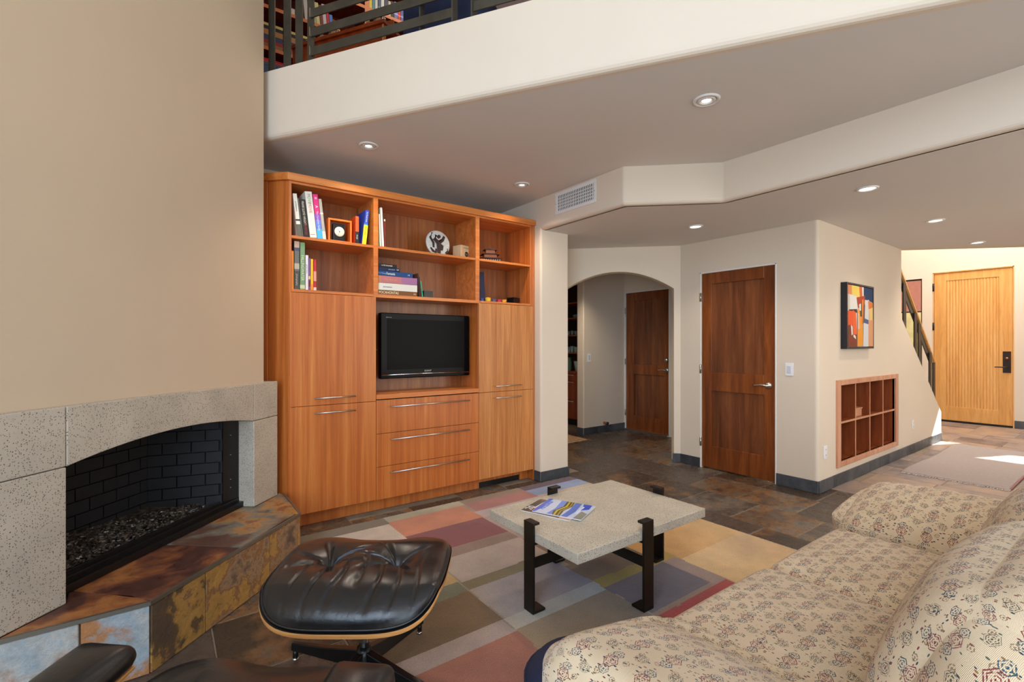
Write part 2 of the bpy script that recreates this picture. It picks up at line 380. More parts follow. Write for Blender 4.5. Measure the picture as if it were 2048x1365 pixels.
        if weld:
            bm = bmesh.new(); bm.from_mesh(me); bmesh.ops.remove_doubles(bm, verts=bm.verts, dist=1e-5)
            bmesh.ops.recalc_face_normals(bm, faces=bm.faces); bm.to_mesh(me); bm.free()
        me.update()
        o = bpy.data.objects.new(name, me); C.objects.link(o)
        if parent is not None: o.parent = parent
        if loc is not None: o.location = loc
        if solid:
            md = o.modifiers.new('solid', 'SOLIDIFY'); md.thickness = solid; md.offset = 0
        if bevel:
            md = o.modifiers.new('bevel', 'BEVEL'); md.width = bevel; md.segments = seg; md.limit_method = 'ANGLE'; md.angle_limit = math.radians(40)
        if subd:
            md = o.modifiers.new('sub', 'SUBSURF'); md.levels = subd; md.render_levels = subd
        return o
def tag(o, label=None, cat=None, group=None, kind=None):
    if label: o['label'] = label
    if cat: o['category'] = cat
    if group: o['group'] = group
    if kind: o['kind'] = kind
    return o
def thing(name, label, cat, loc=(0,0,0), rz=0, group=None):
    o = bpy.data.objects.new(name, None); C.objects.link(o); o.location = loc; o.rotation_euler = (0,0,rz)
    o.empty_display_size = 0.1
    return tag(o, label, cat, group)
def struct(o): o['kind'] = 'structure'; return o
def copy_tree(o, parent=None):
    c = o.copy(); C.objects.link(c); c.parent = parent
    for ch in o.children: copy_tree(ch, c)
    return c
def text(body, size, mat, parent, loc, rot, name='lettering', extrude=0.0004, align='CENTER', sx=1.0):
    cu = bpy.data.curves.new(name, 'FONT'); cu.body = body; cu.size = size; cu.extrude = extrude; cu.align_x = align; cu.align_y = 'CENTER'
    cu.resolution_u = 2
    tmp = bpy.data.objects.new('tmp', cu); C.objects.link(tmp)
    bpy.context.view_layer.update()
    me = bpy.data.meshes.new_from_object(tmp.evaluated_get(bpy.context.evaluated_depsgraph_get()))
    bpy.data.objects.remove(tmp)
    me.materials.clear(); me.materials.append(mat)
    o = bpy.data.objects.new(name, me); C.objects.link(o); o.parent = parent; o.location = loc; o.rotation_euler = rot; o.scale = (sx, 1, 1)
    return o
def rbox(mb, hx, hy, hz, r, n=14, crown=0.0, crown_b=0.0, fn=None, puff=0.0, uvs=1.0, uvo=(0,0)):
    """soft rounded block centred on the origin with outward-facing grid sides"""
    def mapp(x, y, z):
        q = Vector((x*hx, y*hy, z*hz))
        rr = (min(r, hx), min(r, hy), min(r, hz))
        inn = Vector((max(-(hx-rr[0]), min(hx-rr[0], q.x)), max(-(hy-rr[1]), min(hy-rr[1], q.y)), max(-(hz-rr[2]), min(hz-rr[2], q.z))))
        d = q-inn
        if d.length > 1e-9:
            dn = Vector((d.x/rr[0], d.y/rr[1], d.z/rr[2])); k = dn.length; mx = max(abs(dn.x), abs(dn.y), abs(dn.z))
            d = d*(mx/k); q = inn+d
        w = (1-x*x)*(1-y*y)
        if z > 0: q.z += crown*w*min(1, z)
        else: q.z -= crown_b*w*min(1, -z)
        if puff:
            q.x += puff*x*(1-y*y)*(1-z*z); q.y += puff*y*(1-x*x)*(1-z*z)
        if fn: q = fn(q, x, y, z)
        return q
    faces = [(lambda u,v:(2*u-1,2*v-1,1)), (lambda u,v:(2*v-1,2*u-1,-1)), (lambda u,v:(1,2*u-1,2*v-1)), (lambda u,v:(-1,2*v-1,2*u-1)), (lambda u,v:(2*v-1,1,2*u-1)), (lambda u,v:(2*u-1,-1,2*v-1))]
    for k, g in enumerate(faces):
        def uvf(u, v, g=g, k=k):
            x, y, z = g(u, v); X, Y, Z = x*hx, y*hy, z*hz
            t = {0:(X, Y), 1:(X, Y), 2:(hx+hz-Z, Y), 3:(-hx-hz+Z, Y), 4:(X, hy+hz-Z), 5:(X, -hy-hz+Z)}[k]
            return (t[0]*uvs+uvo[0], t[1]*uvs+uvo[1])
        mb.grid(lambda u, v, g=g: mapp(*g(u, v)), n, n, uvf=uvf)
    return mb
def fillet(path, r, n=5):
    out = [Vector(path[0])]
    for i in range(1, len(path)-1):
        p, a, b = Vector(path[i]), Vector(path[i-1]), Vector(path[i+1])
        da, db = (a-p).normalized(), (b-p).normalized(); ang = da.angle(db); t = min(r/math.tan(ang/2), 0.45*(a-p).length, 0.45*(b-p).length)
        p0, p1 = p+da*t, p+db*t
        for k in range(n+1):
            s = k/n; out.append((1-s)**2*p0+2*s*(1-s)*p+s*s*p1)
    out.append(Vector(path[-1])); return out
def sweep(mb, path, prof, closed_prof=True, smooth=True):
    """prof: list of (offset to the left of travel, z) swept along a plan path with mitres"""
    path = [Vector(p) for p in path]; rings = []
    for i, p in enumerate(path):
        a = (p-path[i-1]).normalized() if i > 0 else (path[1]-p).normalized()
        b = (path[i+1]-p).normalized() if i < len(path)-1 else a
        na, nb = Vector((-a.y, a.x)), Vector((-b.y, b.x)); m = (na+nb).normalized(); k = 1/max(0.3, m.dot(na))
        rings.append([(p.x+m.x*k*o, p.y+m.y*k*o, z) for o, z in prof])
    n = len(prof); v = [q for r in rings for q in r]; f = []
    for i in range(len(path)-1):
        for j in range(n if closed_prof else n-1):
            a0, a1 = i*n+j, i*n+(j+1)%n
            f.append((a0, a1, a1+n, a0+n))
    if closed_prof: f += [tuple(range(n-1,-1,-1)), tuple(range(len(v)-n, len(v)))]
    mb.add(v, f); return mb
def wallgrid(mb, p0, p1, z0, z1, t, holes=()):
    """straight wall from p0 to p1 with rectangular holes (a0,a1,z0,z1); thickness t to the left"""
    p0, p1 = Vector(p0), Vector(p1); d = (p1-p0); Ln = d.length; d.normalize(); n = Vector((-d.y, d.x))
    xs = sorted({0.0, Ln}|{max(0, min(Ln, h[k])) for h in holes for k in (0,1)})
    zs = sorted({z0, z1}|{max(z0, min(z1, h[k])) for h in holes for k in (2,3)})
    def filled(i, j):
        if i < 0 or j < 0 or i >= len(xs)-1 or j >= len(zs)-1: return False
        a, z = (xs[i]+xs[i+1])/2, (zs[j]+zs[j+1])/2
        return not any(h[0] < a < h[1] and h[2] < z < h[3] for h in holes)
    def P(a, z, o): q = p0+d*a+n*o; return (q.x, q.y, z)
    for i in range(len(xs)-1):
        for j in range(len(zs)-1):
            if not filled(i, j): continue
            a, b, c, e = xs[i], xs[i+1], zs[j], zs[j+1]
            mb.add([P(a,c,0),P(b,c,0),P(b,e,0),P(a,e,0)], [(0,1,2,3)])
            mb.add([P(a,c,t),P(b,c,t),P(b,e,t),P(a,e,t)], [(3,2,1,0)])
            if not filled(i-1, j): mb.add([P(a,c,0),P(a,e,0),P(a,e,t),P(a,c,t)], [(0,1,2,3)])
            if not filled(i+1, j): mb.add([P(b,c,0),P(b,e,0),P(b,e,t),P(b,c,t)], [(3,2,1,0)])
            if not filled(i, j-1): mb.add([P(a,c,0),P(b,c,0),P(b,c,t),P(a,c,t)], [(3,2,1,0)])
            if not filled(i, j+1): mb.add([P(a,e,0),P(b,e,0),P(b,e,t),P(a,e,t)], [(0,1,2,3)])
    return mb

# ================================================================== STRUCTURE
YC = 3.55          # face of the wall unit
X1 = 2.878         # wall beside the wall unit, and beam
X2 = 4.58          # wall with the closet door
Y2 = 1.76          # wall with the cubby
X3 = 10.55         # front door wall
ZU, ZL = 2.67, 2.375
SA = Vector((-0.298, 2.530)); SU = Vector((0.6865, 0.7272)); SN = Vector((-0.7272, 0.6865))   # fireplace front line
def S(s, o): q = SA+SU*s+SN*o; return (q.x, q.y)

# floor slab and slate tiles
fl = struct(MB().box(-3.2, 11.6, -3.6, 7.2, -0.12, -0.0035).build('floor', M_grout))
def in_rug(x, y): return 0.95 < x < 2.95 and 0.2 < y < 3.15
def visible_floor(x, y):
    if x+0.0 < -0.6 or y < 0.2: return False
    if (Vector((x, y))-SA).dot(SN) > -0.05: return False           # inside the fireplace wall
    if y > 3.75 and x < 3.3: return False                          # under the wall unit
    if x > X2+0.15 and 2.0 < y < 4.0-(x-X2): return False
    if x > X2+0.15 and y > Y2+0.15 and y < 3.2: return x > 8.6
    if x > 5.9 and y > 3.2: return False
    if y > 5.9 and x > 3: return False
    if x < 4.2 and y > 4.5 and x < 3.5: return False
    if x+y < 1.6: return False
    if x > 2.9 and y < 0.1: return False
    return True
T = 0.465; tile_meshes = []
for k in range(8):
    bm = bmesh.new(); w = T/2-0.004
    vs = []
    m = MB(); j = lambda: random.uniform(-0.0012, 0.0012)
    tz = random.uniform(-0.0012, 0.0008)
    pts = [(-w+j(), -w+j()), (j()*2, -w+j()), (w+j(), -w+j()), (w+j(), j()*2), (w+j(), w+j()), (j()*2, w+j()), (-w+j(), w+j()), (-w+j(), j()*2)]
    top = [(x*0.988, y*0.988, tz+j()*0.4) for x, y in pts]; mid = [(x, y, tz-0.0016) for x, y in pts]; bot = [(x, y, -0.0045) for x, y in pts]
    f = [tuple(range(8))]+[(8+i, 8+(i+1)%8, (i+1)%8, i) for i in range(8)]+[(16+i, 16+(i+1)%8, 8+(i+1)%8, 8+i) for i in range(8)]
    m.add(top+mid+bot, f); me = bpy.data.meshes.new('slate_tile'); me.from_pydata(m.v, [], m.f); me.materials.append(M_slatef); bm.free()
    tile_meshes.append(me)
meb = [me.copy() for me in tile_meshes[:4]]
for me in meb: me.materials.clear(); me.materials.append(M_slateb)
nt_ = 0
for ix in range(-10, 16):
    x = 3.905+T*(ix+0.5); off = 2.13+(0.0 if ix % 2 == 0 else T*0.05)
    if ix % 3 == 2: off += T*0.5
    for iy in range(-6, 9):
        y = off+T*(iy+0.5)
        if not visible_floor(x, y) or in_rug(x, y): continue
        if nt_ >= 296: continue
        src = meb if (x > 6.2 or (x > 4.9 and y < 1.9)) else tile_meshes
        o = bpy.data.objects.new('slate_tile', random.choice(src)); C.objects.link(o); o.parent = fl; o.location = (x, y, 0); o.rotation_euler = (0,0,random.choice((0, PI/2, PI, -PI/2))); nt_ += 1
        o.scale = (1, 1, 1)

# the fireplace wall (tan, double height) with an opening where the firebox sits
w = MB(); p0 = S(-3.6, 0.04); p1 = S(1.15, 0.04)
wallgrid(w, p0, p1, 0, 5.2, 0.12, [(3.6-0.05, 3.6+1.15, 0.25, 0.90)])
q0 = S(1.262, 0.04)
w.prism([q0, S(1.262, 0.10), (0.36, 3.80), (0.36, 4.3), (0.24, 4.3), (0.24, 3.72), S(1.15, 0.16), S(1.15, 0.04)], 0, 5.2)
struct(w.build('wall_left', M_wallw))
struct(wallgrid(MB(), (-2.55, -2.4), (-2.55, 0.9), 0, 5.2, 0.12, [(0.22, 2.12, 0.3, 2.62), (0.22, 2.18, 2.8, 4.6)]).build('wall_west', M_wallw))  # upper opening added to go with the upper west fill
struct(wallgrid(MB(), (9.9, -2.9), (-2.7, -2.9), 0, 5.2, -0.12, []).build('wall_south_outer', M_wall)) if False else None
w = MB(); wallgrid(w, (3.42, -2.4), (-2.67, -2.4), 0, 5.2, 0.12, [(2.92, 5.80, 0.3, 2.58), (1.2, 5.6, 2.8, 4.6)])
struct(w.build('wall_south', M_wall))
w = MB(); wallgrid(w, (X3+0.12, -2.85), (3.42, -2.85), 0, 5.2, 0.12, [(4.6, 7.2, 0.4, 2.3)]); w.box(3.3, 3.42, -2.85, -2.28, 0, 5.2)
struct(w.build('wall_south_east', M_wall))
# back wall behind the wall unit
struct(MB().box(0.24, 3.3, 4.16, 4.28, 0, 2.67).build('wall_back', M_wall))
# wall beside the wall unit: the pillar
w = MB(); r = 0.022
pil = [(X1, 4.16), (X1, 3.46+r)]+[(X1+r-r*math.cos(a), 3.46+r-r*math.sin(a)) for a in [PI/8, PI/4, 3*PI/8]]+[(X1+r, 3.46), (3.235-r, 3.46)]+[(3.235-r+r*math.sin(a), 3.46+r-r*math.cos(a)) for a in [PI/8, PI/4, 3*PI/8]]+[(3.235, 3.46+r), (3.235, 4.16)]
w.prism(pil, 0, 2.40); struct(w.build('wall_pillar', M_wall))
# beam: vertical face with a soft lower edge, following the chamfered plan
r = 0.03
prof = [(0.0, ZU+0.02), (0.0, ZL+r)]+[(-(r-r*math.cos(a)), ZL+r-r*math.sin(a)) for a in (PI/8, PI/4, 3*PI/8)]+[(-r, ZL), (-0.06, ZL), (-0.06, ZU+0.02)]
path = fillet([(X1, 4.16), (X1, 2.468), (3.417, 1.96), (3.417, -2.85)], 0.03, 4)
prof_r = [(-o, z) for o, z in prof][::-1]
struct(sweep(MB(), path, prof_r).build('trim_1', M_wall))
# low ceiling (hall and foyer side) and upper ceiling under the loft
struct(MB().prism([(X1+0.045, 6.4), (X1+0.045, 2.488), (3.462, 1.98), (3.462, -2.86), (X3, -2.86), (X3, -2.07), (6.72, 1.76), (6.72, 1.90), (6.0, 2.6), (6.0, 6.4)], ZL, ZL+0.25).build('ceiling', M_ceil))
FA, FB = Vector((0.559, 3.558)), Vector((2.532, 0.5)); FD = (FB-FA).normalized(); FN = Vector((-FD.y, FD.x))   # FN points to the loft side
fe = FA+FD*((3.0+2.4)/1.0); 
tS = (3.43-FA.x)/FD.x; FE = FA+FD*tS
struct(MB().prism([tuple(FA+FN*0.045-FD*0.1), tuple(FE+FN*0.045), (3.46, FE.y+0.1), (3.46, 1.99), (2.95, 2.5), (2.95, 4.2), (0.3, 4.2)], ZU+0.0005, ZU+0.2).build('ceiling_upper', M_ceil))
prof = [(0.0, 3.12), (0.0, ZU+0.035)]+[(0.035-0.035*math.cos(a), ZU+0.035-0.035*math.sin(a)) for a in (PI/8, PI/4, 3*PI/8)]+[(0.035, ZU), (0.06, ZU), (0.06, 3.02), (0.22, 3.02), (0.22, 3.12)]
w = sweep(MB(), [tuple(FA-FD*0.12), tuple(FE)], prof); struct(w.build('trim_2', M_wall, weld=True))
struct(MB().prism([tuple(FA+FN*0.21-FD*0.1), (3.5, FE.y+0.2), (4.2, FE.y+0.2), (4.2, 5.2), (0.2, 5.2), (0.2, 4.0)], 3.0, 3.10).build('floor_loft', M_loftw))
struct(MB().box(0.2, 4.3, 4.95, 5.07, 2.9, 5.2).build('wall_loft_back', M_loftw))
struct(MB().box(4.2, 4.32, -1.0, 5.07, 2.9, 5.2).build('wall_loft_right', M_wall))
struct(MB().box(3.425, 3.5, -2.4, FE.y+0.02, ZU, 5.2).build('wall_right_upper', M_wall))
struct(MB().box(0.12, 0.24, 3.9, 5.07, 2.6, 5.2).build('wall_loft_left', M_wall))
struct(MB().box(-2.75, X3+0.12, -3.0, 6.5, 5.2, 5.3).build('ceiling_top', M_ceil))

# closet wall (faces the camera's left) with rounded ends and door opening
DY0, DY1, DZ = 2.122, 2.870, 2.034
w = MB(); r = 0.03
wallgrid(w, (X2, 3.13), (X2, Y2+r), 0, ZL+0.01, 0.12, [(3.13-DY1, 3.13-DY0, -0.01, DZ)])
w.prism([(X2, Y2+r)]+[(X2+r-r*math.cos(a), Y2+r-r*math.sin(a)) for a in (PI/8, PI/4, 3*PI/8)]+[(X2+r, Y2), (X2+0.12, Y2), (X2+0.12, Y2+r)], 0, ZL+0.01)
struct(w.build('wall_closet', M_wall))
# cubby wall with stair cut
w = MB()
cut = [(X2+0.12, 0), (8.46, 0), (8.46, 0.385), (6.80, 1.60), (6.80, ZL+0.3), (X2+0.12, ZL+0.3)]
CX0, CX1, CZ0, CZ1 = 4.955, 6.637, 0.168, 0.962
w.vprism([(X2+0.12, 0), (CX0, 0), (CX0, ZL+0.2), (X2+0.12, ZL+0.2)], (0, Y2), (1, 0), (0, 1), 0.12)
w.vprism([(CX0, 0), (CX1, 0), (CX1, CZ0), (CX0, CZ0)], (0, Y2), (1, 0), (0, 1), 0.12)
w.vprism([(CX0, CZ1), (CX1, CZ1), (CX1, ZL+0.2), (CX0, ZL+0.2)], (0, Y2), (1, 0), (0, 1), 0.12)
w.vprism([(CX1, 0), (8.46, 0), (8.46, 0.385), (6.80, 1.60), (6.80, ZL+0.2), (CX1, ZL+0.2)], (0, Y2), (1, 0), (0, 1), 0.12)
struct(w.build('wall_cubby', M_wall))
# arch wall at 45 degrees: points (x, 7.70-x)
def A45(x): return (x, 7.70-x)
w = MB(); R2 = math.sqrt(2)
arc = []
for k in range(0, 25):
    t = PI*k/24; xx = 4.105-0.425*math.cos(t); arc.append(((xx-3.2)*R2, 1.905+0.198*(1-((xx-4.105)/0.425)**2)))
pts = [(0, 0), ((3.68-3.2)*R2, 0)]+arc+[((4.53-3.2)*R2, 0), ((4.60-3.2)*R2, 0), ((4.60-3.2)*R2, ZL+0.01), (0, ZL+0.01)]
w.vprism(pts, A45(3.2), (1/R2, -1/R2), (1/R2, 1/R2), 0.14)
struct(w.build('wall_arch', M_wall, bevel=0.018, seg=3))
# hall beyond the arch
w = MB(); wallgrid(w, (5.7, 5.0), (5.7, 3.3), 0, ZL+0.01, 0.12, [(5.0-4.837, 5.0-4.07, -0.01, 2.068)])
struct(w.build('wall_hall_right', M_wall))
struct(MB().box(4.835, 5.82, 4.865, 5.0, 0, ZL+0.01).build('wall_hall_back', M_wall, bevel=0.015, seg=3))
struct(MB().box(3.1, 6.1, 6.3, 6.42, 0, ZL).build('wall_hall_end', M_wall))
struct(MB().box(3.1, 3.235, 4.16, 6.4, 0, ZL).build('wall_hall_left', M_wall))
struct(MB().box(5.98, 6.1, 3.0, 6.4, 0, ZL).build('wall_hall_outer', M_wall))
# front door wall with windows
w = MB(); wallgrid(w, (X3, 4.6), (X3, -2.9), 0, 5.2, 0.14, [(4.6-2.289, 4.6-1.354, -0.01, 2.49), (4.6-2.86, 4.6-2.445, 0.25, 2.42), (4.6-0.92, 4.6-0.50, 1.95, 2.55), (4.6+0.20, 4.6+0.62, 2.42, 3.0)])
struct(w.build('wall_front', M_wall))
struct(MB().box(6.1, X3+0.14, 4.5, 4.62, 0, 5.2).build('wall_foyer_back', M_wall))
struct(MB().box(6.05, 6.17, 2.6, 4.62, ZL-0.1, 5.2).build('wall_foyer_left', M_wall))
w = MB(); w.prism([(6.72, 1.76), (6.80, 1.84), (X3+0.08, -2.0), (X3, -2.08)], ZL, 5.2); w.box(6.05, 6.80, 1.76, 2.7, ZL+0.2, 5.2)
struct(w.build('wall_foyer_high', M_wall))
# sidelight window
t = thing('window_1', None, None, (X3, 2.65, 0)); t['kind'] = 'structure'
m = MB(); m.box(X3+0.02, X3+0.06, 2.445, 2.86, 2.395, 2.42); m.box(X3+0.02, X3+0.06, 2.445, 2.86, 0.25, 0.275); m.box(X3+0.02, X3+0.06, 2.445, 2.462, 0.25, 2.42); m.box(X3+0.02, X3+0.06, 2.843, 2.86, 0.25, 2.42); m.box(X3+0.02, X3+0.06, 2.445, 2.86, 1.845, 1.865)
m.build('window_frame', M_bronze, t)
MB().box(X3+0.035, X3+0.043, 2.46, 2.845, 0.27, 1.847).build('pane', M_glass, t); MB().box(X3+0.035, X3+0.043, 2.46, 2.845, 1.863, 2.397).build('pane', M_glass, t)
# outdoors seen through it
ow = thing('neighbour_wall', 'pink stucco exterior wall with louvre vent seen through the narrow foyer window', 'wall', (14.5, 3.5, 0))
MB().box(14.5, 14.7, -1, 8, 2.05, 4.5).build('upper_wall', plain('pink_stucco', (186, 120, 108), 0.9, var=0.1), ow)
MB().box(14.45, 14.7, -1, 8, -0.12, 2.05).build('lower_wall', plain('pale_stucco', (214, 200, 150), 0.9, var=0.12), ow)
m = MB()
for k in range(7): m.box(14.46, 14.5, 3.66, 4.05, 2.62+k*0.05, 2.65+k*0.05)
m.build('louvre_vent', M_grey, ow)
struct(MB().box(10.7, 20, -4, 10, -0.14, -0.12).build('ground', plain('paving', (176, 160, 130), 0.9, var=0.15)))

# ------------------------------------------------------------------ baseboards of slate tiles
def baseboard(idx, path, h=0.09, mat=None, w=0.30):
    root = thing('baseboard_%d' % idx, None, None, (path[0][0], path[0][1], 0)); root['kind'] = 'structure'
    for a, b in zip(path[:-1], path[1:]):
        a, b = Vector(a), Vector(b); d = (b-a); Ln = d.length; d.normalize(); n = Vector((d.y, -d.x))
        k = max(1, round(Ln/w)); st = Ln/k
        for i in range(k):
            p, q = a+d*(i*st+0.0015), a+d*((i+1)*st-0.0015); c = (p+q)/2+n*0.005
            m = MB(); m.obox((c.x, c.y, h/2), Vector((d.x, d.y, 0))*(q-p).length/2, Vector((n.x, n.y, 0))*0.005, (0,0,h/2-0.001))
            o = m.build('slate_tile', mat or M_slateg, root, bevel=0.0015, seg=1)
    return root
baseboard(1, [(X1, 3.63), (X1, 3.46), (3.235, 3.46), (3.235, 3.9)], 0.094)
baseboard(2, [(4.52, 3.18), (X2, 3.12), (X2, DY1+0.012)], 0.10)
baseboard(3, [(X2, DY0-0.012), (X2, Y2), (8.46, Y2), (8.46, Y2+0.12)], 0.108)
baseboard(4, [(4.835, 5.0), (4.835, 4.865), (5.7, 4.865), (5.7, 4.85)], 0.10)
baseboard(5, [(X3, 1.34), (X3, -1.2)], 0.12)
baseboard(6, [(X3, 2.44), (X3, 2.30)], 0.12)

# ------------------------------------------------------------------ doors
def hinge(parent, x, y, z, m=M_steel, h=0.09):
    a = MB(); a.tube([(x, y, z-h/2), (x, y, z+h/2)], 0.007, 8); a.box(x-0.002, x+0.004, y-0.012, y+0.012, z-h/2, z+h/2)
    a.build('hinge', m, parent)
def lever(parent, x, y, z, side=1, mat=M_steel):
    a = MB(); a.lathe([(0.0, -0.001), (0.033, 0.0), (0.032, 0.006), (0.022, 0.014), (0.012, 0.018), (0.011, 0.05), (0.0, 0.052)], (0,0,0), 20, axis='X')
    a.v = [(x-v[0], y+v[1], z+v[2]) for v in a.v]; a.f = [tuple(reversed(f)) for f in a.f]
    a.build('door_handle_rose', mat, parent)
    b = MB(); b.tube([(x-0.046, y, z), (x-0.052, y+0.02*side, z+0.002), (x-0.052, y+0.06*side, z+0.004), (x-0.048, y+0.105*side, z-0.004), (x-0.044, y+0.125*side, z-0.002)], [0.011, 0.010, 0.008, 0.007, 0.005], 10)
    b.build('door_handle', mat, parent)
def panel_door(idx, x, y0, y1, z1, panels, hy, hz, hinges, deadbolt=None, jamb=M_white):
    root = thing('door_%d' % idx, None, None, (x, (y0+y1)/2, 0)); root['kind'] = 'structure'
    fr = MB(); g = 0.014
    fr.box(x-0.004, x+0.10, y0-g, y0-0.002, 0, z1+g); fr.box(x-0.004, x+0.10, y1+0.002, y1+g, 0, z1+g); fr.box(x-0.004, x+0.10, y0-g, y1+g, z1+0.002, z1+g)
    fr.build('door_frame', jamb, root, bevel=0.002)
    xf = x+0.012
    py0, py1 = panels[0][0], panels[0][1]
    m = MB(); zb = 0.012
    m.box(xf, xf+0.04, y0, py0, zb, z1); m.box(xf, xf+0.04, py1, y1, zb, z1)
    m.build('door_stile', M_door, root, bevel=0.003)
    m = MB(); zs = [zb]+[v for p in panels for v in (p[2], p[3])]+[z1]
    for k in range(0, len(zs), 2): m.box(xf, xf+0.04, py0, py1, zs[k], zs[k+1])
    m.build('door_rail', M_door, root, bevel=0.003)
    for a, b, c, d in panels:
        m = MB(); mid = (a+b)/2+0.02
        m.box(xf+0.018, xf+0.034, a, mid, c, d); m.box(xf+0.0185, xf+0.034, mid, b, c, d)
        m.build('door_panel', M_doorin, root)
    for z in hinges: hinge(root, x-0.002, y1+0.008, z)
    lever(root, xf, hy, hz)
    if deadbolt: MB().lathe([(0.028, 0.0), (0.026, 0.012), (0.015, 0.02), (0, 0.021)], (0,0,0), 16, axis='X').build('deadbolt', M_steel, root, local=True).location = (xf-0.02-x, hy-(y0+y1)/2, deadbolt)
    return root
panel_door(1, X2, DY0, DY1, DZ, [(2.228, 2.762, 0.24, 0.814), (2.228, 2.762, 1.005, 1.92)], 2.185, 0.908, (1.789, 1.036, 0.273))
panel_door(2, 5.7, 4.072, 4.834, 2.064, [(4.149, 4.687, 0.226, 0.848), (4.149, 4.687, 0.996, 1.945)], 4.11, 0.93, (1.8, 1.03, 0.26), deadbolt=1.07)
struct(MB().box(5.66, 5.8, 4.07, 4.837, 0, 0.02).build('door_4', M_steel)).name = 'trim_3'
# front door
root = thing('door_3', None, None, (X3, 1.82, 0)); root['kind'] = 'structure'
y0, y1 = 1.358, 2.285
m = MB(); m.box(X3+0.012, X3+0.06, y0, 1.51, 0.03, 2.484); m.box(X3+0.012, X3+0.06, 2.134, y1, 0.03, 2.484); m.build('door_stile', M_oak, root, bevel=0.003)
m = MB(); m.box(X3+0.012, X3+0.06, 1.51, 2.134, 0.03, 0.256); m.box(X3+0.012, X3+0.06, 1.51, 2.134, 2.35, 2.484); m.build('door_rail', M_oak, root, bevel=0.003)
for k in range(17):
    a = 1.51+k*0.624/17; b = a+0.624/17; m = MB()
    prof = [(a, 0.0235), (a+0.004, 0.0205), (a+0.010, 0.0165), ((a+b)/2, 0.0145), (b-0.010, 0.0165), (b-0.004, 0.0205), (b, 0.0235)]
    v = [(X3+p[1]+0.002, p[0], z) for z in (0.256, 2.35) for p in prof]; f = [(i+1, i, i+7, i+8) for i in range(6)]
    m.add(v, f, 0, True); m.build('reeded_slat', M_oak, root)
MB().box(X3+0.035, X3+0.05, 1.51, 2.134, 0.256, 2.35).build('door_panel', M_oak, root)
m = MB(); m.box(X3-0.004, X3+0.10, y0-0.014, y0-0.002, 0, 2.50); m.box(X3-0.004, X3+0.10, y1+0.002, y1+0.014, 0, 2.50); m.box(X3-0.004, X3+0.10, y0-0.014, y1+0.014, 2.486, 2.50); m.build('door_frame', M_oak, root)
MB().box(X3+0.005, X3+0.07, y0, y1, 0.002, 0.03).build('door_sweep', M_black, root)
MB().box(X3+0.004, X3+0.013, 1.377, 1.468, 0.848, 1.182).build('handle_plate', M_bronze, root, bevel=0.003)
MB().lathe([(0.024, 0.0), (0.022, 0.01), (0.012, 0.016), (0, 0.017)], (0,0,0), 16, axis='X').build('deadbolt', plain('copper', (150, 96, 74), 0.35, 0.9), root, local=True).location = (-0.012, -0.40, 1.068)
b = MB(); b.tube([(X3+0.005, 1.415, 0.935), (X3-0.04, 1.415, 0.935), (X3-0.05, 1.44, 0.937), (X3-0.05, 1.55, 0.937)], [0.012, 0.011, 0.009, 0.007], 10); b.build('door_handle', M_bronze, root)
for z in (2.253, 1.592, 0.4): hinge(root, X3-0.003, 2.294, z, M_bronze, 0.13)

# ------------------------------------------------------------------ wall switches and outlets
def switch_plate(x, y, z, nrm, label, kind='switch', size=(0.07, 0.115)):
    t = thing('light_switch' if kind == 'switch' else 'wall_outlet', label, 'light switch' if kind == 'switch' else 'outlet', (x, y, z), math.atan2(nrm[1], nrm[0])-PI/2 + PI)
    hw, hh = size[0]/2, size[1]/2
    m = MB(); m.box(-hw, hw, -0.0065, 0, -hh, hh); m.build('cover_plate', M_plastic, t, local=True, bevel=0.002)
    if kind == 'switch':
        m = MB(); m.obox((0, -0.008, 0), (0.0165, 0, 0), (0, 0.0035, 0.001), (0, -0.001, 0.033)); m.build('rocker', plain('switch_rocker_%s' % len(MATS), (206, 208, 222), 0.3), t, local=True, bevel=0.001)
    else:
        for s in (-1, 1):
            m = MB(); m.box(-0.016, 0.016, -0.0085, -0.005, s*0.024-0.014, s*0.024+0.014); r_ = m.build('receptacle', M_plastic, t, local=True, bevel=0.003)
            m = MB(); m.box(-0.008, -0.006, -0.0092, -0.008, s*0.024-0.004, s*0.024+0.006); m.box(0.006, 0.008, -0.0092, -0.008, s*0.024-0.004, s*0.024+0.006); m.build('slot', M_black, r_, local=True)
    return t
switch_plate(X2-0.0005, 1.995, 1.068, (-1, 0), 'white rocker light switch beside the right edge of the nearer brown door')
switch_plate(4.94, 4.8645, 1.10, (0, -1), 'white light switch on the hall wall seen through the archway')
switch_plate(4.715, Y2-0.0005, 0.342, (0, -1), 'white outlet low on the wall left of the cubby shelf', 'outlet')
switch_plate(7.213, Y2-0.0005, 0.335, (0, -1), 'white outlet low on the wall right of the cubby shelf', 'outlet')
ds = thing('pipe_stub', 'short capped copper pipe stub just above the hall baseboard', 'pipe', (5.255, 4.865, 0.135))
MB().tube([(5.255, 4.865, 0.135), (5.255, 4.80, 0.135)], 0.02, 12).build('pipe', plain('copper_pipe', (190, 120, 84), 0.35, 0.8), ds)
MB().tube([(5.255, 4.805, 0.135), (5.255, 4.79, 0.135)], 0.023, 12).build('cap', M_bronze, ds)

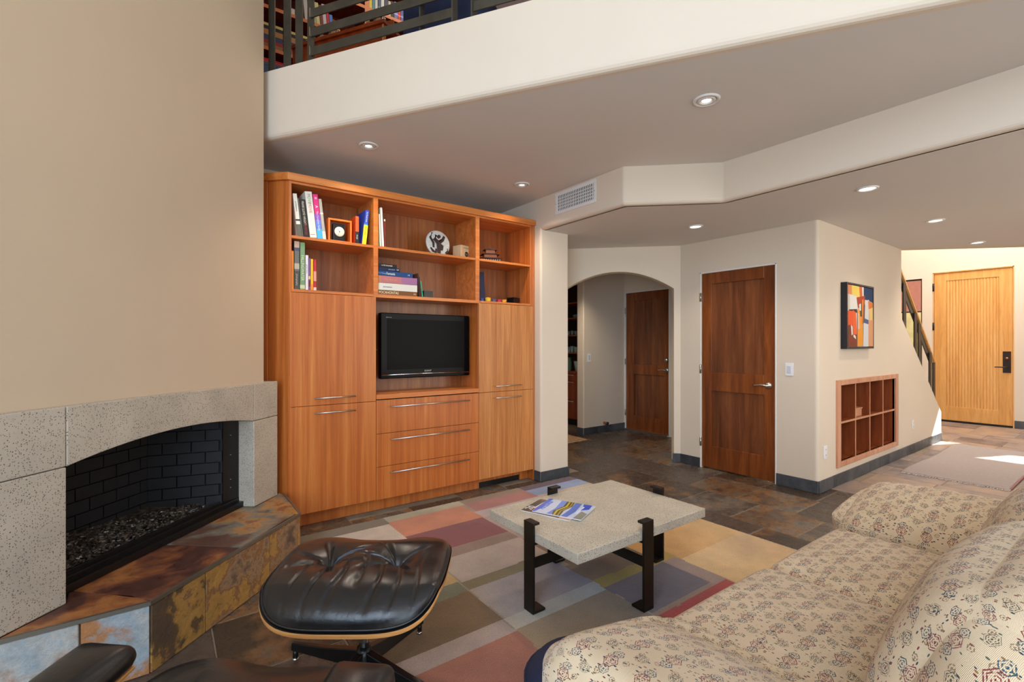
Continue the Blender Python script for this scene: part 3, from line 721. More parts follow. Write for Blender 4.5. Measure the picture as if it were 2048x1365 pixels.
# ------------------------------------------------------------------ recessed ceiling lights
def downlight(x, y, z, label, adj=True, power=3, r=0.062):
    t = thing('recessed_light', label, 'ceiling light', (x, y, z), 0, 'recessed ceiling lights')
    MB().lathe([(r*0.78, -0.001), (r*0.82, -0.009), (r, -0.007), (r*1.06, 0.0), (r*0.78, 0.0)], (0,0,0), 32).build('trim_ring', M_white if adj else M_white, t, local=True)
    if adj: MB().lathe([(r*0.42, -0.0025), (r*0.46, -0.010), (r*0.68, -0.008), (r*0.74, -0.0015), (r*0.42, -0.001)], (0,0,0), 28).build('gimbal_ring', M_white, t, local=True)
    rl = r*0.42 if adj else r*0.8
    MB().lathe([(0.0, -0.004), (rl*0.7, -0.0038), (rl, -0.0015), (rl, -0.001)], (0,0,0), 24).build('lens', M_lens, t, local=True)
    l = bpy.data.lights.new('downlight_lamp', 'SPOT'); l.energy = power*8; l.spot_size = math.radians(125); l.spot_blend = 0.8; l.color = (1, 0.86, 0.68); l.shadow_soft_size = 0.04
    o = bpy.data.objects.new('downlight_lamp', l); C.objects.link(o); o.parent = t; o.location = (0, 0, -0.03)
    return t
downlight(2.467, 1.514, ZU, 'largest round adjustable ceiling light in the middle of the upper ceiling', r=0.07)
downlight(1.153, 3.242, ZU, 'round adjustable ceiling light above the left part of the wall unit', power=4)
downlight(2.497, 3.255, ZU, 'round adjustable ceiling light above the right part of the wall unit near the vent', power=4)
downlight(3.939, 2.527, ZL, 'round flush ceiling light in front of the archway', False)
downlight(3.935, 1.205, ZL, 'round flush ceiling light nearest the beam over the walkway', False)
downlight(5.432, 1.167, ZL, 'round flush ceiling light above the wall with the painting', False)
downlight(6.967, 1.157, ZL, 'farthest round ceiling light, near the bright foyer edge', False)

downlight(4.30, 4.45, ZL, 'extra unseen round ceiling light added to brighten the hall behind the arch', False, power=7)  # extra lamp added out of view to lighten the hall

# ------------------------------------------------------------------ air vent on the beam
t = thing('air_vent', 'white metal louvred air vent on the beam beside the wall unit', 'vent', (X1, 3.0, 2.56))
y0, y1, z0, z1 = 2.748, 3.250, 2.464, 2.655; f = 0.028; x = X1
m = MB(); m.box(x-0.008, x, y0, y1, z1-f, z1); m.box(x-0.008, x, y0, y1, z0, z0+f); m.box(x-0.008, x, y0, y0+f, z0+f, z1-f); m.box(x-0.008, x, y1-f, y1, z0+f, z1-f)
m.build('vent_frame', M_white, t, bevel=0.002)
MB().box(x-0.0015, x-0.0005, y0+f, y1-f, z0+f, z1-f).build('duct_opening', M_black, t)
sl_ = None
for k in range(22):
    yy = y0+f+0.010+k*(y1-y0-2*f-0.016)/21; m = MB()
    m.obox((x-0.005, yy, (z0+z1)/2), (0.0025, 0.0015, 0), (-0.001, 0.0042, 0), (0, 0, (z1-z0)/2-f)); m.build('slat', M_white, t)
m = MB()
for k in range(4): zz = z0+f+(k+1)*(z1-z0-2*f)/5; m.box(x-0.0032, x-0.0018, y0+f, y1-f, zz-0.003, zz+0.003)
m.build('cross_blades', M_white, t)
for yy in (y0+0.012, y1-0.012): MB().lathe([(0.004, 0), (0.003, 0.0012)], (0,0,0), 8, axis='X').build('screw', M_grey, t, local=True).location = (-0.009, yy-3.0, 0)

# ================================================================== FIREPLACE
fp = thing('fireplace', 'cast stone fireplace with arched lintel and black brick firebox', 'fireplace', (SA.x, SA.y, 0.286))
HZ = 0.286
def sblock(name, pts, t0=0.0, t1=0.104, mat=M_conc, bev=0.004, parent=fp):
    m = MB(); m.vprism(pts, S(0, t0), SU, SN, t1-t0); return m.build(name, mat, parent, bevel=bev)
g = 0.0015
sblock('stone_block', [(-2.6, HZ), (0-0.0, HZ), (0.0, 0.82-g), (-2.6, 0.82-g)])
sblock('stone_block', [(-2.6, 0.82+g), (-g, 0.82+g), (-g, 1.055), (-2.6, 1.055)])
arcp = [(0.0+g, 0.82)]+[(1.11*k/16, 0.82+0.056*(1-((k-8)/8)**2)) for k in range(1, 16)]+[(1.11-g, 0.82), (1.11-g, 1.05), (g, 1.055)]
sblock('stone_lintel', arcp)
sblock('stone_block', [(1.11, HZ), (1.35, HZ), (1.35, 0.82-g), (1.11, 0.82-g)])
sblock('stone_block', [(1.11+g, 0.82+g), (1.35, 0.82+g), (1.35, 1.05), (1.11+g, 1.05)])
# metal frame
m = MB(); zb = HZ
def sb(m, s0, s1, o0, o1, z0, z1):
    a, b = S((s0+s1)/2, (o0+o1)/2), None
    m.obox((a[0], a[1], (z0+z1)/2), Vector((SU.x, SU.y, 0))*(s1-s0)/2, Vector((SN.x, SN.y, 0))*(o1-o0)/2, (0, 0, (z1-z0)/2))
sb(m, 0.0, 1.11, 0.07, 0.10, zb, zb+0.035); sb(m, 0.0, 1.11, 0.10, 0.13, zb, zb+0.055)
sb(m, 0.0, 1.11, 0.125, 0.135, zb, zb+0.07)
m.build('firebox_sill', M_black, fp, bevel=0.002)
m = MB(); a_, b_ = S(1.108, 0.106), S(1.0, 0.125); m.add([(a_[0], a_[1], zb), (b_[0], b_[1], zb), (b_[0], b_[1], 0.93), (a_[0], a_[1], 0.93)], [(0,1,2,3)])
m.build('side_panel', M_black, fp, solid=0.004)
m = MB()
for zz in (0.42, 0.47, 0.62, 0.74):
    c = S(1.05, 0.112); m.lathe([(0.004, 0), (0.003, 0.003)], (c[0], c[1], zz), 8)
m.build('screw', M_steel, fp)
# firebox shell
m = MB()
def vq(m, a, b, z0, z1): m.add([(a[0], a[1], z0), (b[0], b[1], z0), (b[0], b[1], z1), (a[0], a[1], z1)], [(0,1,2,3)])
vq(m, S(-0.0, 0.13), S(0.2, 0.47), zb-0.03, 0.95); vq(m, S(0.2, 0.47), S(0.835, 0.47), zb-0.03, 0.95); vq(m, S(0.835, 0.47), S(1.015, 0.12), zb-0.03, 0.95)
c_ = [S(-0.0, 0.11), S(1.11, 0.11), S(0.85, 0.48), S(0.2, 0.48)]
m.add([(p[0], p[1], 0.93) for p in c_], [(0,1,2,3)]); m.add([(p[0], p[1], zb+0.005) for p in c_], [(3,2,1,0)])
m.build('firebox', M_fbox, fp)
# bricks: back wall and right wall
def bricks(a, b, n_l, h=0.0655, z0=zb+0.045):
    a, b = Vector(a), Vector(b); d = b-a; Ln = d.length; d.normalize(); n = Vector((d.y, -d.x))
    bw = 0.142
    for row in range(9):
        z = z0+row*h; s = -(row % 2)*bw/2
        while s < Ln-0.005:
            s0, s1 = max(0, s)+0.003, min(Ln, s+bw)-0.003; s += bw
            if s1-s0 < 0.02: continue
            c = a+d*(s0+s1)/2+n*0.004; m = MB(); m.obox((c.x, c.y, z+h/2), Vector((d.x, d.y, 0))*(s1-s0)/2, Vector((n.x, n.y, 0))*0.006, (0,0,h/2-0.003))
            m.build('brick', M_brick, fp)
bricks(S(0.2, 0.455), S(0.82, 0.455), 0); bricks(S(0.82, 0.45), S(0.999, 0.125), 0)
# gravel of dark glass and rock chips
m = MB(); rg = random.Random(3)
for k in range(3400):
    o = rg.uniform(0.135, 0.44); tt = (o-0.12)/0.33; lo, hi = 0.0+0.2*tt, 1.0-0.18*tt
    s = rg.uniform(lo, hi); x, y = S(s, o)
    hgt = zb+0.035+0.05*min(1, (o-0.12)/0.14)+0.03*math.sin(s*5+1)*tt+rg.uniform(-0.01, 0.012)
    if s > hi-0.08: hgt -= 0.015
    r_ = rg.uniform(0.006, 0.016); rot = Matrix.Rotation(rg.uniform(0, 6.28), 3, 'Z') @ Matrix.Rotation(rg.uniform(-0.9, 0.9), 3, 'X')
    pv = [rot @ Vector((math.cos(a)*r_*rg.uniform(0.6, 1.2), math.sin(a)*r_*rg.uniform(0.5, 1), 0)) for a in (0, 1.5, 2.9, 4.4)]
    up = rot @ Vector((0, 0, rg.uniform(0.003, 0.007))); c = Vector((x, y, hgt))
    m.add([c+p for p in pv]+[c+p*0.8+up for p in pv], [(4,5,6,7),(0,1,5,4),(1,2,6,5),(2,3,7,6),(3,0,4,7)])
tag(m.build('gravel', M_gravel, fp), kind='stuff')
m = MB(); c_ = [S(0.0, 0.13), S(1.0, 0.13), S(0.82, 0.45), S(0.2, 0.45)]; m.add([(p[0], p[1], zb+(0.03 if i < 2 else 0.085)) for i, p in enumerate(c_)], [(0,1,2,3)]); tag(m.build('gravel_bed', M_gravel, fp), kind='stuff')

# hearth of slate
he = thing('hearth', 'raised slate hearth with multicoloured tile top and risers in front of the fireplace', 'hearth', (-0.034, 2.363, 0))
def SO(s, o): return S(s, o)
hc = S(0.0575, -0.306)   # front corner
fr_s0, fr_s1 = 0.0575, 1.045
A0 = S(fr_s0, -0.325); A1 = (0.672, 3.057)
outline = [(-2.4, 2.355), (-0.045, 2.355), (0.666, 3.052), (0.666, 3.60), (0.62, 3.66), S(1.345, 0.03), S(-3.3, 0.03)]
m = MB(); m.prism([(-2.2, 2.37), (-0.05, 2.37), (0.653, 3.06), (0.653, 3.60), S(1.345, 0.035), S(-0.01, 0.035), S(-0.01, 0.12), S(-0.6, 0.12)], 0.001, HZ-0.014)
m.build('hearth_core', M_grout, he)
# top tiles: polygons in (s, o) space and world corners
def ttile(pts, mat=M_slateh, z0=HZ-0.015, z1=HZ-0.001):
    cx = sum(p[0] for p in pts)/len(pts); cy = sum(p[1] for p in pts)/len(pts)
    sh = [(cx+(x-cx)*0.994, cy+(y-cy)*0.994) for x, y in pts]
    m = MB(); m.prism(sh, z0, z1); return m.build('slate_tile', mat, he, bevel=0.002, seg=1)
FO = -0.318
c0 = (-0.045, 2.357)
ttile([S(-0.0, 0.0), S(0.085, 0.09), S(0.085, -0.20), S(0.06, -0.305), c0, (-0.45, 2.357), S(-0.22, 0.0)])
ttile([(-0.46, 2.357), S(-0.225, 0.0), S(-0.9, 0.0), (-1.1, 2.357)]) if False else None
ttile([S(0.09, 0.09), S(0.54, 0.09), S(0.555, FO), S(0.065, FO)])
ttile([S(0.545, 0.09), S(1.025, 0.09), S(1.035, FO), S(0.56, FO)])
ttile([S(1.03, 0.09), S(1.11, 0.09), S(1.11, 0.0), S(1.345, 0.0), (0.645, 3.56), (0.664, 3.50), (0.664, 3.066), S(1.04, FO)])
# riser tiles
def riser(p, q, z0=0.002, z1=HZ-0.018, mat=M_slater, out=0.004):
    p, q = Vector(p), Vector(q); d = (q-p); Ln = d.length; d.normalize(); n = Vector((d.y, -d.x)); c = (p+q)/2-n*0.004
    m = MB(); m.obox((c.x, c.y, (z0+z1)/2), Vector((d.x, d.y, 0))*(Ln/2-0.0015), Vector((n.x, n.y, 0))*0.008, (0, 0, (z1-z0)/2)); return m.build('slate_tile', mat, he, bevel=0.002, seg=1)
P0, P1 = Vector((-0.034, 2.360)), Vector((0.668, 3.055)); dd = P1-P0
for a, b in ((0, 0.275), (0.275, 0.72), (0.72, 1.0)): riser(P0+dd*a, P0+dd*b)
riser((-0.24, 2.360), (-0.036, 2.360), mat=M_slatew); riser((-0.70, 2.360), (-0.243, 2.360), mat=M_slatew); riser((-1.16, 2.360), (-0.703, 2.360), mat=M_slatew)
riser((0.668, 3.058), (0.668, 3.50))
# metal edge strip
m = MB(); sweep(m, [(-2.0, 2.352), (-0.034, 2.352), (0.673, 3.052), (0.673, 3.5)], [(-0.002, HZ-0.014), (0.010, HZ-0.014), (0.010, HZ+0.001), (-0.002, HZ+0.001)]); m.build('edge_strip', plain('edge_metal', (120, 112, 100), 0.4, 0.6), he)

# ================================================================== WALL UNIT
wu = thing('wall_unit', 'tall mahogany wall unit with open shelves, doors and three wide drawers', 'cabinet', (0.71, YC, 0))
YB = 3.90; DK = 0.02
def part(name, mat, *boxes, bevel=0.0015, parent=None):
    m = MB()
    for b in boxes: m.box(*b)
    return m.build(name, mat, parent or wu, bevel=bevel, seg=1)
part('side_panel', M_lam, (0.706, 0.724, YC, 4.15, 0.0, 2.43))
part('side_panel', M_lam, (2.858, 2.876, YC-0.001, 4.15, 0.0, 2.43), (2.82, 2.858, YC, 4.15, 1.66, 2.43))
part('divider', M_lamh, (1.301, 1.338, YC, YB, 1.66, 2.41)); part('divider', M_lamh, (2.213, 2.254, YC, YB, 1.66, 2.41))
part('divider', M_lam, (1.301, 1.322, YC+0.02, YB, 0.105, 1.66)); part('divider', M_lam, (2.245, 2.262, YC+0.02, YB, 0.105, 1.66))
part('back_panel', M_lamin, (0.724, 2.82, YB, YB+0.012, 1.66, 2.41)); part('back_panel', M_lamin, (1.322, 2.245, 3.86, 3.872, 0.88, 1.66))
part('shelf', M_lamh, (0.724, 1.301, YC+0.002, YB, 2.030, 2.050)); part('shelf', M_lamh, (1.338, 2.213, YC+0.002, YB, 2.030, 2.050)); part('shelf', M_lamh, (2.254, 2.82, YC+0.002, YB, 2.030, 2.050))
part('bottom_shelf', M_lamh, (0.724, 1.301, YC+0.001, YB, 1.659, 1.679)); part('bottom_shelf', M_lamh, (1.301, 2.262, YC+0.001, YB, 1.655, 1.681)); part('bottom_shelf', M_lamh, (2.254, 2.82, YC+0.001, YB, 1.661, 1.679))
part('top_panel', M_lamh, (0.706, 2.876, YC+0.0005, YB, 2.408, 2.424))
m = MB(); sweep(m, [(2.877, 3.53), (0.697, 3.53), (0.50, 3.727)], [(0, 2.424), (0, 2.476), (-0.35, 2.476), (-0.35, 2.424)]); m.build('cornice', M_lamh, wu, bevel=0.003)
# angled filler at the left
m = MB(); m.vprism([(0, 0), (0.155, 0), (0.155, 2.424), (0, 2.424)], (0.706, YC), (-1/R2, 1/R2), (1/R2, 1/R2), 0.018); m.build('angled_panel', M_lam, wu, bevel=0.0015, seg=1)
m = MB(); m.vprism([(0.157, 0), (0.30, 0), (0.30, 2.424), (0.157, 2.424)], (0.706-0.006, YC-0.006), (-1/R2, 1/R2), (1/R2, 1/R2), 0.018); m.build('angled_panel', M_lam, wu, bevel=0.0015, seg=1)
def pull(parent, x0, x1, z, y=YC):
    m = MB(); m.tube([(x0, y-0.034, z), (x1, y-0.034, z)], 0.0055, 10)
    for x in (x0+0.03, x1-0.03): m.tube([(x, y-0.034, z), (x, y+0.001, z)], 0.004, 8)
    return m.build('bar_handle', M_steel, parent)
def front(name, mat, x0, x1, z0, z1, h=None):
    o = part(name, mat, (x0, x1, YC-0.003, YC+0.016, z0, z1))
    if h: pull(o, h[0], h[1], h[2], YC-0.003)
    return o
front('door', M_lam, 0.710, 1.3195, 0.8625, 1.656, (0.867, 1.155, 0.915)); front('door', M_lam, 0.710, 1.3195, 0.108, 0.8595, (0.867, 1.155, 0.810))
front('door', M_fig, 2.2455, 2.856, 0.8695, 1.658, (2.406, 2.692, 0.920)); front('door', M_fig, 2.2455, 2.856, 0.104, 0.8665, (2.406, 2.692, 0.815))
for z0, z1, hz in ((0.6105, 0.867, 0.8145), (0.3565, 0.6075, 0.562), (0.104, 0.3535, 0.3075)): front('drawer', M_lam, 1.3225, 2.2425, z0, z1, (1.427, 2.133, hz))
part('counter', M_lamh, (1.3215, 2.2435, YC-0.006, 3.87, 0.8745, 0.909))
part('toe_kick', M_lam, (0.72, 2.30, 3.632, 3.65, 0.0, 0.104), (2.30, 2.76, 3.632, 3.65, 0.052, 0.104), (2.76, 2.868, 3.632, 3.65, 0.0, 0.104))
part('floor_vent', M_black, (2.30, 2.76, 3.645, 3.66, 0.0, 0.052))
part('toe_side', M_lam, (0.706, 0.7235, YC+0.001, 3.65, 0, 0.1))

# television
tv = thing('television', 'black flat screen television hung in the niche of the wall unit', 'television', (1.82, 3.68, 1.28))
m = MB(); m.box(1.408, 2.228, 3.68, 3.74, 1.018, 1.549); m.build('tv_casing', M_gloss, tv, bevel=0.006, seg=3)
m = MB(); m.box(1.46, 2.178, 3.6785, 3.684, 1.09, 1.50); m.build('screen', M_screen, tv)
m = MB(); m.tube([(1.414, 3.679, 1.048), (1.82, 3.674, 1.052), (2.222, 3.679, 1.048)], 0.004, 8); m.build('chrome_strip', M_chrome, tv)
m = MB(); m.box(1.6, 2.04, 3.74, 3.858, 1.15, 1.42); m.build('wall_bracket', M_black, tv)
text('SONY', 0.020, paint((190, 190, 190)), tv, (0.0, -0.0012, -0.208), (PI/2, 0, 0), sx=1.2)
text('BRAVIA', 0.011, paint((170, 170, 170)), tv, (-0.345, -0.0012, 0.232), (PI/2, 0, 0), sx=1.3)
m = MB(); m.tube([(1.335, 3.855, 1.26), (1.345, 3.85, 1.262), (1.40, 3.845, 1.262), (1.42, 3.80, 1.25)], 0.003, 6); m.build('cable', M_white, tv)

# ------------------------------------------------------------------ things on the shelves
def book(x, z, w, h, depth, cols, label, lean=0.0, y=3.575, group=None, marks=(), stripes=(), cat='book', name='book'):
    """upright book; x = left bottom corner of the spine, lean>0 tips the top to the left"""
    t = thing(name, label, cat, (x, y, z+0.0005), 0, group); t.rotation_euler = (0, -lean, 0)
    if lean < 0: t.location.x = x
    cov = paint(cols[0])
    m = MB(); m.box(0, w, 0, 0.004, 0, h); m.box(0, 0.002, 0.0, depth, 0, h); m.box(w-0.002, w, 0.0, depth, 0, h); m.build('cover', cov, t, local=True, bevel=0.0008, seg=1)
    MB().box(0.002, w-0.002, 0.004, depth-0.004, 0.003, h-0.003).build('pages', paint((226, 218, 200)), t, local=True)
    for a, b, c in stripes:
        MB().box(-0.0004, w+0.0004, -0.0006, 0.0039, a*h, b*h).build('spine_band', paint(c), t, local=True)
    for body, size, zc, c, sx in marks:
        text(body, size, paint(c), t, (w/2, -0.0012, zc*h), (PI/2, PI/2, 0), name='spine_lettering', sx=sx)
    return t
r8 = math.radians(6.5)
G1 = 'leaning books on the upper left shelf'
book(0.768, 2.052, 0.028, 0.295, 0.22, [(232, 226, 212)], 'slim white book with dark speckled spine, leftmost on the upper left shelf', r8, group=G1, stripes=[(0.0, 0.28, (96, 96, 84)), (0.36, 0.40, (40, 40, 40))], marks=[('architecture', 0.014, 0.7, (70, 74, 66), 1)])
book(0.797, 2.052, 0.010, 0.266, 0.22, [(98, 96, 84)], 'very thin grey green book between the slim white and the black book', r8, group=G1)
book(0.808, 2.052, 0.038, 0.262, 0.22, [(26, 24, 22)], 'black book with cream and red spine lettering on the upper left shelf', r8, group=G1, marks=[('FRANK LLOYD WRIGHT', 0.021, 0.64, (226, 216, 190), 0.72), ('THE HOUSES', 0.019, 0.22, (178, 52, 34), 0.8)])
book(0.850, 2.052, 0.048, 0.325, 0.24, [(226, 220, 208)], 'thick white book with tiny green and red title, tallest on the upper left shelf', r8, group=G1, marks=[('MOVIE', 0.030, 0.84, (110, 146, 96), 0.8), ('MOVIE', 0.030, 0.64, (196, 120, 108), 0.8), ('|', 0.034, 0.07, (40, 60, 70), 1)])
book(0.901, 2.052, 0.036, 0.315, 0.22, [(214, 28, 118)], 'magenta book fading to light blue at the foot of its spine', r8, group=G1, stripes=[(0.0, 0.22, (70, 170, 222)), (0.22, 0.42, (96, 120, 206)), (0.42, 0.56, (136, 72, 178))], marks=[('The Complete Guide', 0.016, 0.4, (238, 236, 244), 1), ('III', 0.022, 0.91, (240, 230, 240), 1), ('A', 0.026, 0.72, (240, 240, 240), 1)])
book(0.939, 2.052, 0.022, 0.288, 0.2, [(170, 162, 148)], 'grey and white book at the right end of the leaning row', r8, group=G1, stripes=[(0.0, 0.2, (214, 206, 190)), (0.62, 0.66, (210, 206, 196))])
# framed clock
ck = thing('desk_clock', 'small black clock with round white dial inside an orange square frame', 'clock', (1.064, 3.60, 2.0505))
m = MB(); x0, x1, z1 = -0.085, 0.085, 0.168; f = 0.013
for b in ((x0, x1, -0.012, 0.05, z1-f, z1), (x0, x1, -0.012, 0.05, 0, 0.010), (x0, x0+f, -0.012, 0.05, 0.010, z1-f), (x1-f, x1, -0.012, 0.05, 0.010, z1-f)): m.box(*b)
m.build('frame', plain('orange_lacquer', (240, 112, 30), 0.4), ck, local=True, bevel=0.001)
MB().box(-0.044, 0.038, 0.008, 0.045, 0.0105, 0.138).build('clock_body', M_black, ck, local=True, bevel=0.003)
d = MB().lathe([(0.0, -0.003), (0.034, -0.003), (0.036, 0.0), (0.036, 0.003)], (0,0,0), 28, axis='Y').build('dial', paint((228, 220, 196)), ck, local=True); d.location = (0.0, 0.007, 0.080)
m = MB(); m.bar((0, -0.0036, 0), (-0.016, -0.0036, 0.014), 0.0022, 0.001, (0,1,0)); m.bar((0, -0.004, 0), (-0.010, -0.004, -0.026), 0.0016, 0.001, (0,1,0)); m.lathe([(0.004, -0.0045), (0.004, -0.003)], (0,0,0), 10, axis='Y'); m.build('hands', M_black, d, local=True)
G2 = 'books at the right end of the upper left shelf'
book(1.172, 2.052, 0.026, 0.205, 0.24, [(236, 84, 26)], 'orange book with black lower half beside the framed clock', 0, group=G2, stripes=[(0.0, 0.44, (22, 22, 24))], marks=[('design', 0.014, 0.24, (226, 226, 226), 1), ('f', 0.018, 0.88, (30, 30, 30), 1)])
book(1.222, 2.052, 0.030, 0.266, 0.26, [(38, 62, 168)], 'blue book with yellow lower spine, leaning right next to the divider', -0.10, group=G2, stripes=[(0.0, 0.57, (238, 204, 26)), (0.57, 0.62, (32, 112, 198))], marks=[('The World Guide', 0.014, 0.80, (226, 232, 240), 0.8), ('ATLAS', 0.014, 0.4, (120, 104, 30), 1.6)])
# lower left shelf
G3 = 'upright books on the lower left shelf'
book(0.727, 1.68, 0.016, 0.266, 0.2, [(232, 142, 36)], 'thin amber orange book at the far left of the lower left shelf', 0, group=G3)
book(0.747, 1.68, 0.032, 0.335, 0.22, [(104, 102, 98)], 'tall grey photographic book with a tan top band, left of the green one', 0, group=G3, stripes=[(0.87, 1.0, (196, 162, 138)), (0.80, 0.865, (70, 74, 98)), (0.42, 0.54, (182, 170, 148)), (0.0, 0.38, (74, 70, 64))], marks=[('photography', 0.016, 0.2, (198, 190, 174), 1)])
book(0.784, 1.68, 0.032, 0.332, 0.22, [(120, 150, 108)], 'sage green book with large vertical title on the lower left shelf', 0, group=G3, stripes=[(0.02, 0.10, (196, 204, 160))], marks=[('FALLINGWATER', 0.030, 0.46, (216, 220, 176), 0.82)])
book(0.819, 1.68, 0.020, 0.246, 0.2, [(226, 216, 222)], 'narrow pale lavender white book right of the green one', 0, group=G3, marks=[('garden rooms', 0.011, 0.6, (90, 60, 70), 1)])
book(0.841, 1.68, 0.011, 0.226, 0.2, [(132, 84, 152)], 'purple slim paperback between the pale book and the yellow one', 0, group=G3, stripes=[(0.1, 0.3, (120, 30, 40)), (0.34, 0.44, (226, 190, 110))])
book(0.854, 1.68, 0.018, 0.222, 0.2, [(238, 184, 34)], 'yellow slim paperback between the purple and the red one', 0, group=G3, stripes=[(0.0, 0.2, (240, 140, 40))])
book(0.875, 1.68, 0.017, 0.220, 0.2, [(206, 34, 42)], 'red slim paperback, rightmost on the lower left shelf', 0, group=G3, stripes=[(0.0, 0.1, (232, 200, 190)), (0.3, 0.62, (228, 150, 130))])
# middle shelf thin books
G4 = 'thin upright books on the middle top shelf'
book(1.342, 2.052, 0.014, 0.300, 0.2, [(110, 160, 84)], 'thin green book against the left divider on the middle top shelf', 0.03, group=G4)
book(1.360, 2.052, 0.014, 0.250, 0.2, [(226, 206, 196)], 'short thin cream book between the green and the tall white one', 0.05, group=G4)
book(1.377, 2.052, 0.018, 0.302, 0.2, [(222, 224, 212)], 'tall thin white book on the middle top shelf', 0.05, group=G4)
book(1.399, 2.052, 0.008, 0.215, 0.2, [(150, 54, 44)], 'very thin red brown booklet at the right of the thin books', 0.02, group=G4, stripes=[(0.93, 1.0, (236, 232, 226))])
# stack of lying books
def lying(x0, x1, z0, h, col, label, y0=3.572, depth=0.26, marks=(), name='book', stripes=()):
    t = thing(name, label, 'book', (x0, y0, z0), 0, 'stack of lying books on the middle lower shelf'); w = x1-x0
    m = MB(); m.box(0, w, 0, 0.004, 0, h); m.box(0, w, 0, depth, 0, 0.002); m.box(0, w, 0, depth, h-0.002, h); m.build('cover', paint(col), t, local=True, bevel=0.0008, seg=1)
    MB().box(0.003, w-0.003, 0.004, depth-0.003, 0.002, h-0.002).build('pages', paint((226, 218, 200)), t, local=True)
    for a, b, c in stripes: MB().box(a*w, b*w, -0.0005, 0.003, 0.001, h-0.001).build('spine_band', paint(c), t, local=True)
    for body, size, xc, c, sx in marks: text(body, size, paint(c), t, (xc*w, -0.001, h*0.48), (PI/2, 0, 0), name='spine_lettering', sx=sx)
z = 1.6815
lying(1.342, 1.672, z, 0.035, (120, 72, 30), 'brown book with cream hand lettered title, bottom of the lying stack', marks=[('POCAHONTAS', 0.030, 0.27, (236, 222, 180), 0.8), ('DIS', 0.016, 0.93, (236, 222, 180), 0.8)]); z += 0.0352
lying(1.342, 1.672, z, 0.056, (220, 216, 204), 'thick white book second from the bottom of the lying stack', marks=[('animation', 0.019, 0.24, (70, 50, 60), 1.0)]); z += 0.0562
lying(1.342, 1.671, z, 0.056, (184, 112, 116), 'thick mauve pink book in the middle of the lying stack', stripes=[(0.6, 1.0, (158, 106, 146)), (0.0, 0.08, (196, 128, 92))], marks=[('The Art of', 0.02, 0.3, (222, 150, 96), 1.2)]); z += 0.0562
lying(1.342, 1.632, z, 0.038, (14, 62, 116), 'medium blue book with white title, above the mauve one', marks=[('Fantasia', 0.028, 0.36, (222, 228, 214), 0.8), ('I B', 0.016, 0.88, (222, 228, 230), 1), ('The Making', 0.013, 0.12, (150, 180, 210), 1)]); z += 0.0382
lying(1.342, 1.522, z, 0.028, (16, 26, 62), 'navy blue book second from the top of the lying stack', depth=0.2, marks=[('animated', 0.012, 0.62, (176, 196, 222), 1.2), ('W', 0.018, 0.9, (210, 220, 230), 1)]); z += 0.0282
lying(1.342, 1.498, z, 0.026, (16, 14, 16), 'small black book with white capitals on top of the lying stack', depth=0.2, marks=[('LATE KRAMER', 0.014, 0.48, (214, 208, 200), 1.0)])
# leaning thin items right of the stack
G5 = 'thin booklets leaning on the lying stack'
book(1.688, 1.682, 0.010, 0.19, 0.2, [(70, 40, 34)], 'dark brown booklet leaning on the stack', 0.07, group=G5)
book(1.704, 1.682, 0.008, 0.165, 0.2, [(96, 60, 52)], 'red brown booklet leaning next to the dark one', 0.10, group=G5)
book(1.718, 1.682, 0.008, 0.13, 0.2, [(60, 190, 140)], 'mint green booklet leaning at the right of the stack', 0.14, group=G5)
bx = MB().box(1.745, 1.826, 3.60, 3.68, 1.6815, 1.738).build('gift_box', M_black, loc=(1.785, 3.64, 1.6815), bevel=0.002); tag(bx, 'small black box right of the mint green booklet', 'box')
# ceramic disc with brown figures
dp = thing('ceramic_plate', 'round pale ceramic plate with dark brown dancing figure, standing on the shelf', 'plate', (1.915, 3.665, 2.0505)); dp.rotation_euler = (-0.12, 0, 0)
d = MB().lathe([(0.0, -0.004), (0.10, -0.004), (0.110, -0.001), (0.114, 0.004), (0.110, 0.010), (0.0, 0.012)], (0,0,0), 40, axis='Y').build('plate_body', plain('pale_glaze', (204, 204, 196), 0.45, var=0.12, vs=60), dp, local=True); d.location = (0, 0, 0.113)
fb = plain('brown_glaze', (52, 30, 26), 0.45)
def blob(path, w):
    m = MB(); m.tube([(x*0.112, -0.0045, zz*0.112) for x, zz in path], [r_*0.112 for r_ in w], 10); o = m.build('painted_figure', fb, d, local=True); o.scale = (1, 0.18, 1); o.location = (0, -0.0035, 0)
blob([(-0.15, 0.62), (-0.3, 0.3), (0.0, 0.05), (0.05, -0.2), (0.0, -0.8)], [0.12, 0.17, 0.22, 0.22, 0.15]); blob([(0.55, 0.6), (0.4, 0.3), (0.1, 0.1), (0.25, -0.2), (0.22, -0.55)], [0.10, 0.13, 0.2, 0.2, 0.14]); blob([(0.0, 0.62), (0.08, 0.5), (0.15, 0.42)], [0.13, 0.19, 0.12])
blob([(-0.48, 0.78), (-0.66, 0.4), (-0.42, 0.0), (-0.42, -0.38)], [0.06, 0.10, 0.11, 0.08]); blob([(-0.68, -0.4), (-0.5, -0.65), (-0.25, -0.75), (-0.2, -0.45)], [0.06, 0.11, 0.12, 0.08]); blob([(0.78, -0.36), (0.76, -0.6), (0.58, -0.75)], [0.06, 0.10, 0.09])
m = MB(); m.box(-0.045, 0.045, -0.012, 0.02, -0.004, 0.006); m.build('stand', paint((200, 200, 192)), dp, local=True)
wb_ = thing('wooden_box', 'pale wooden cube box with a round dark logo', 'box', (2.172, 3.66, 2.0505), math.radians(12))
pw = wood('pale_box_wood', [(214, 180, 134), (226, 196, 152), (236, 208, 166)], (8, 8, 1.2), fine=0.3)
MB().box(-0.052, 0.052, 0, 0.104, 0, 0.122).build('box_body', pw, wb_, local=True, bevel=0.002)
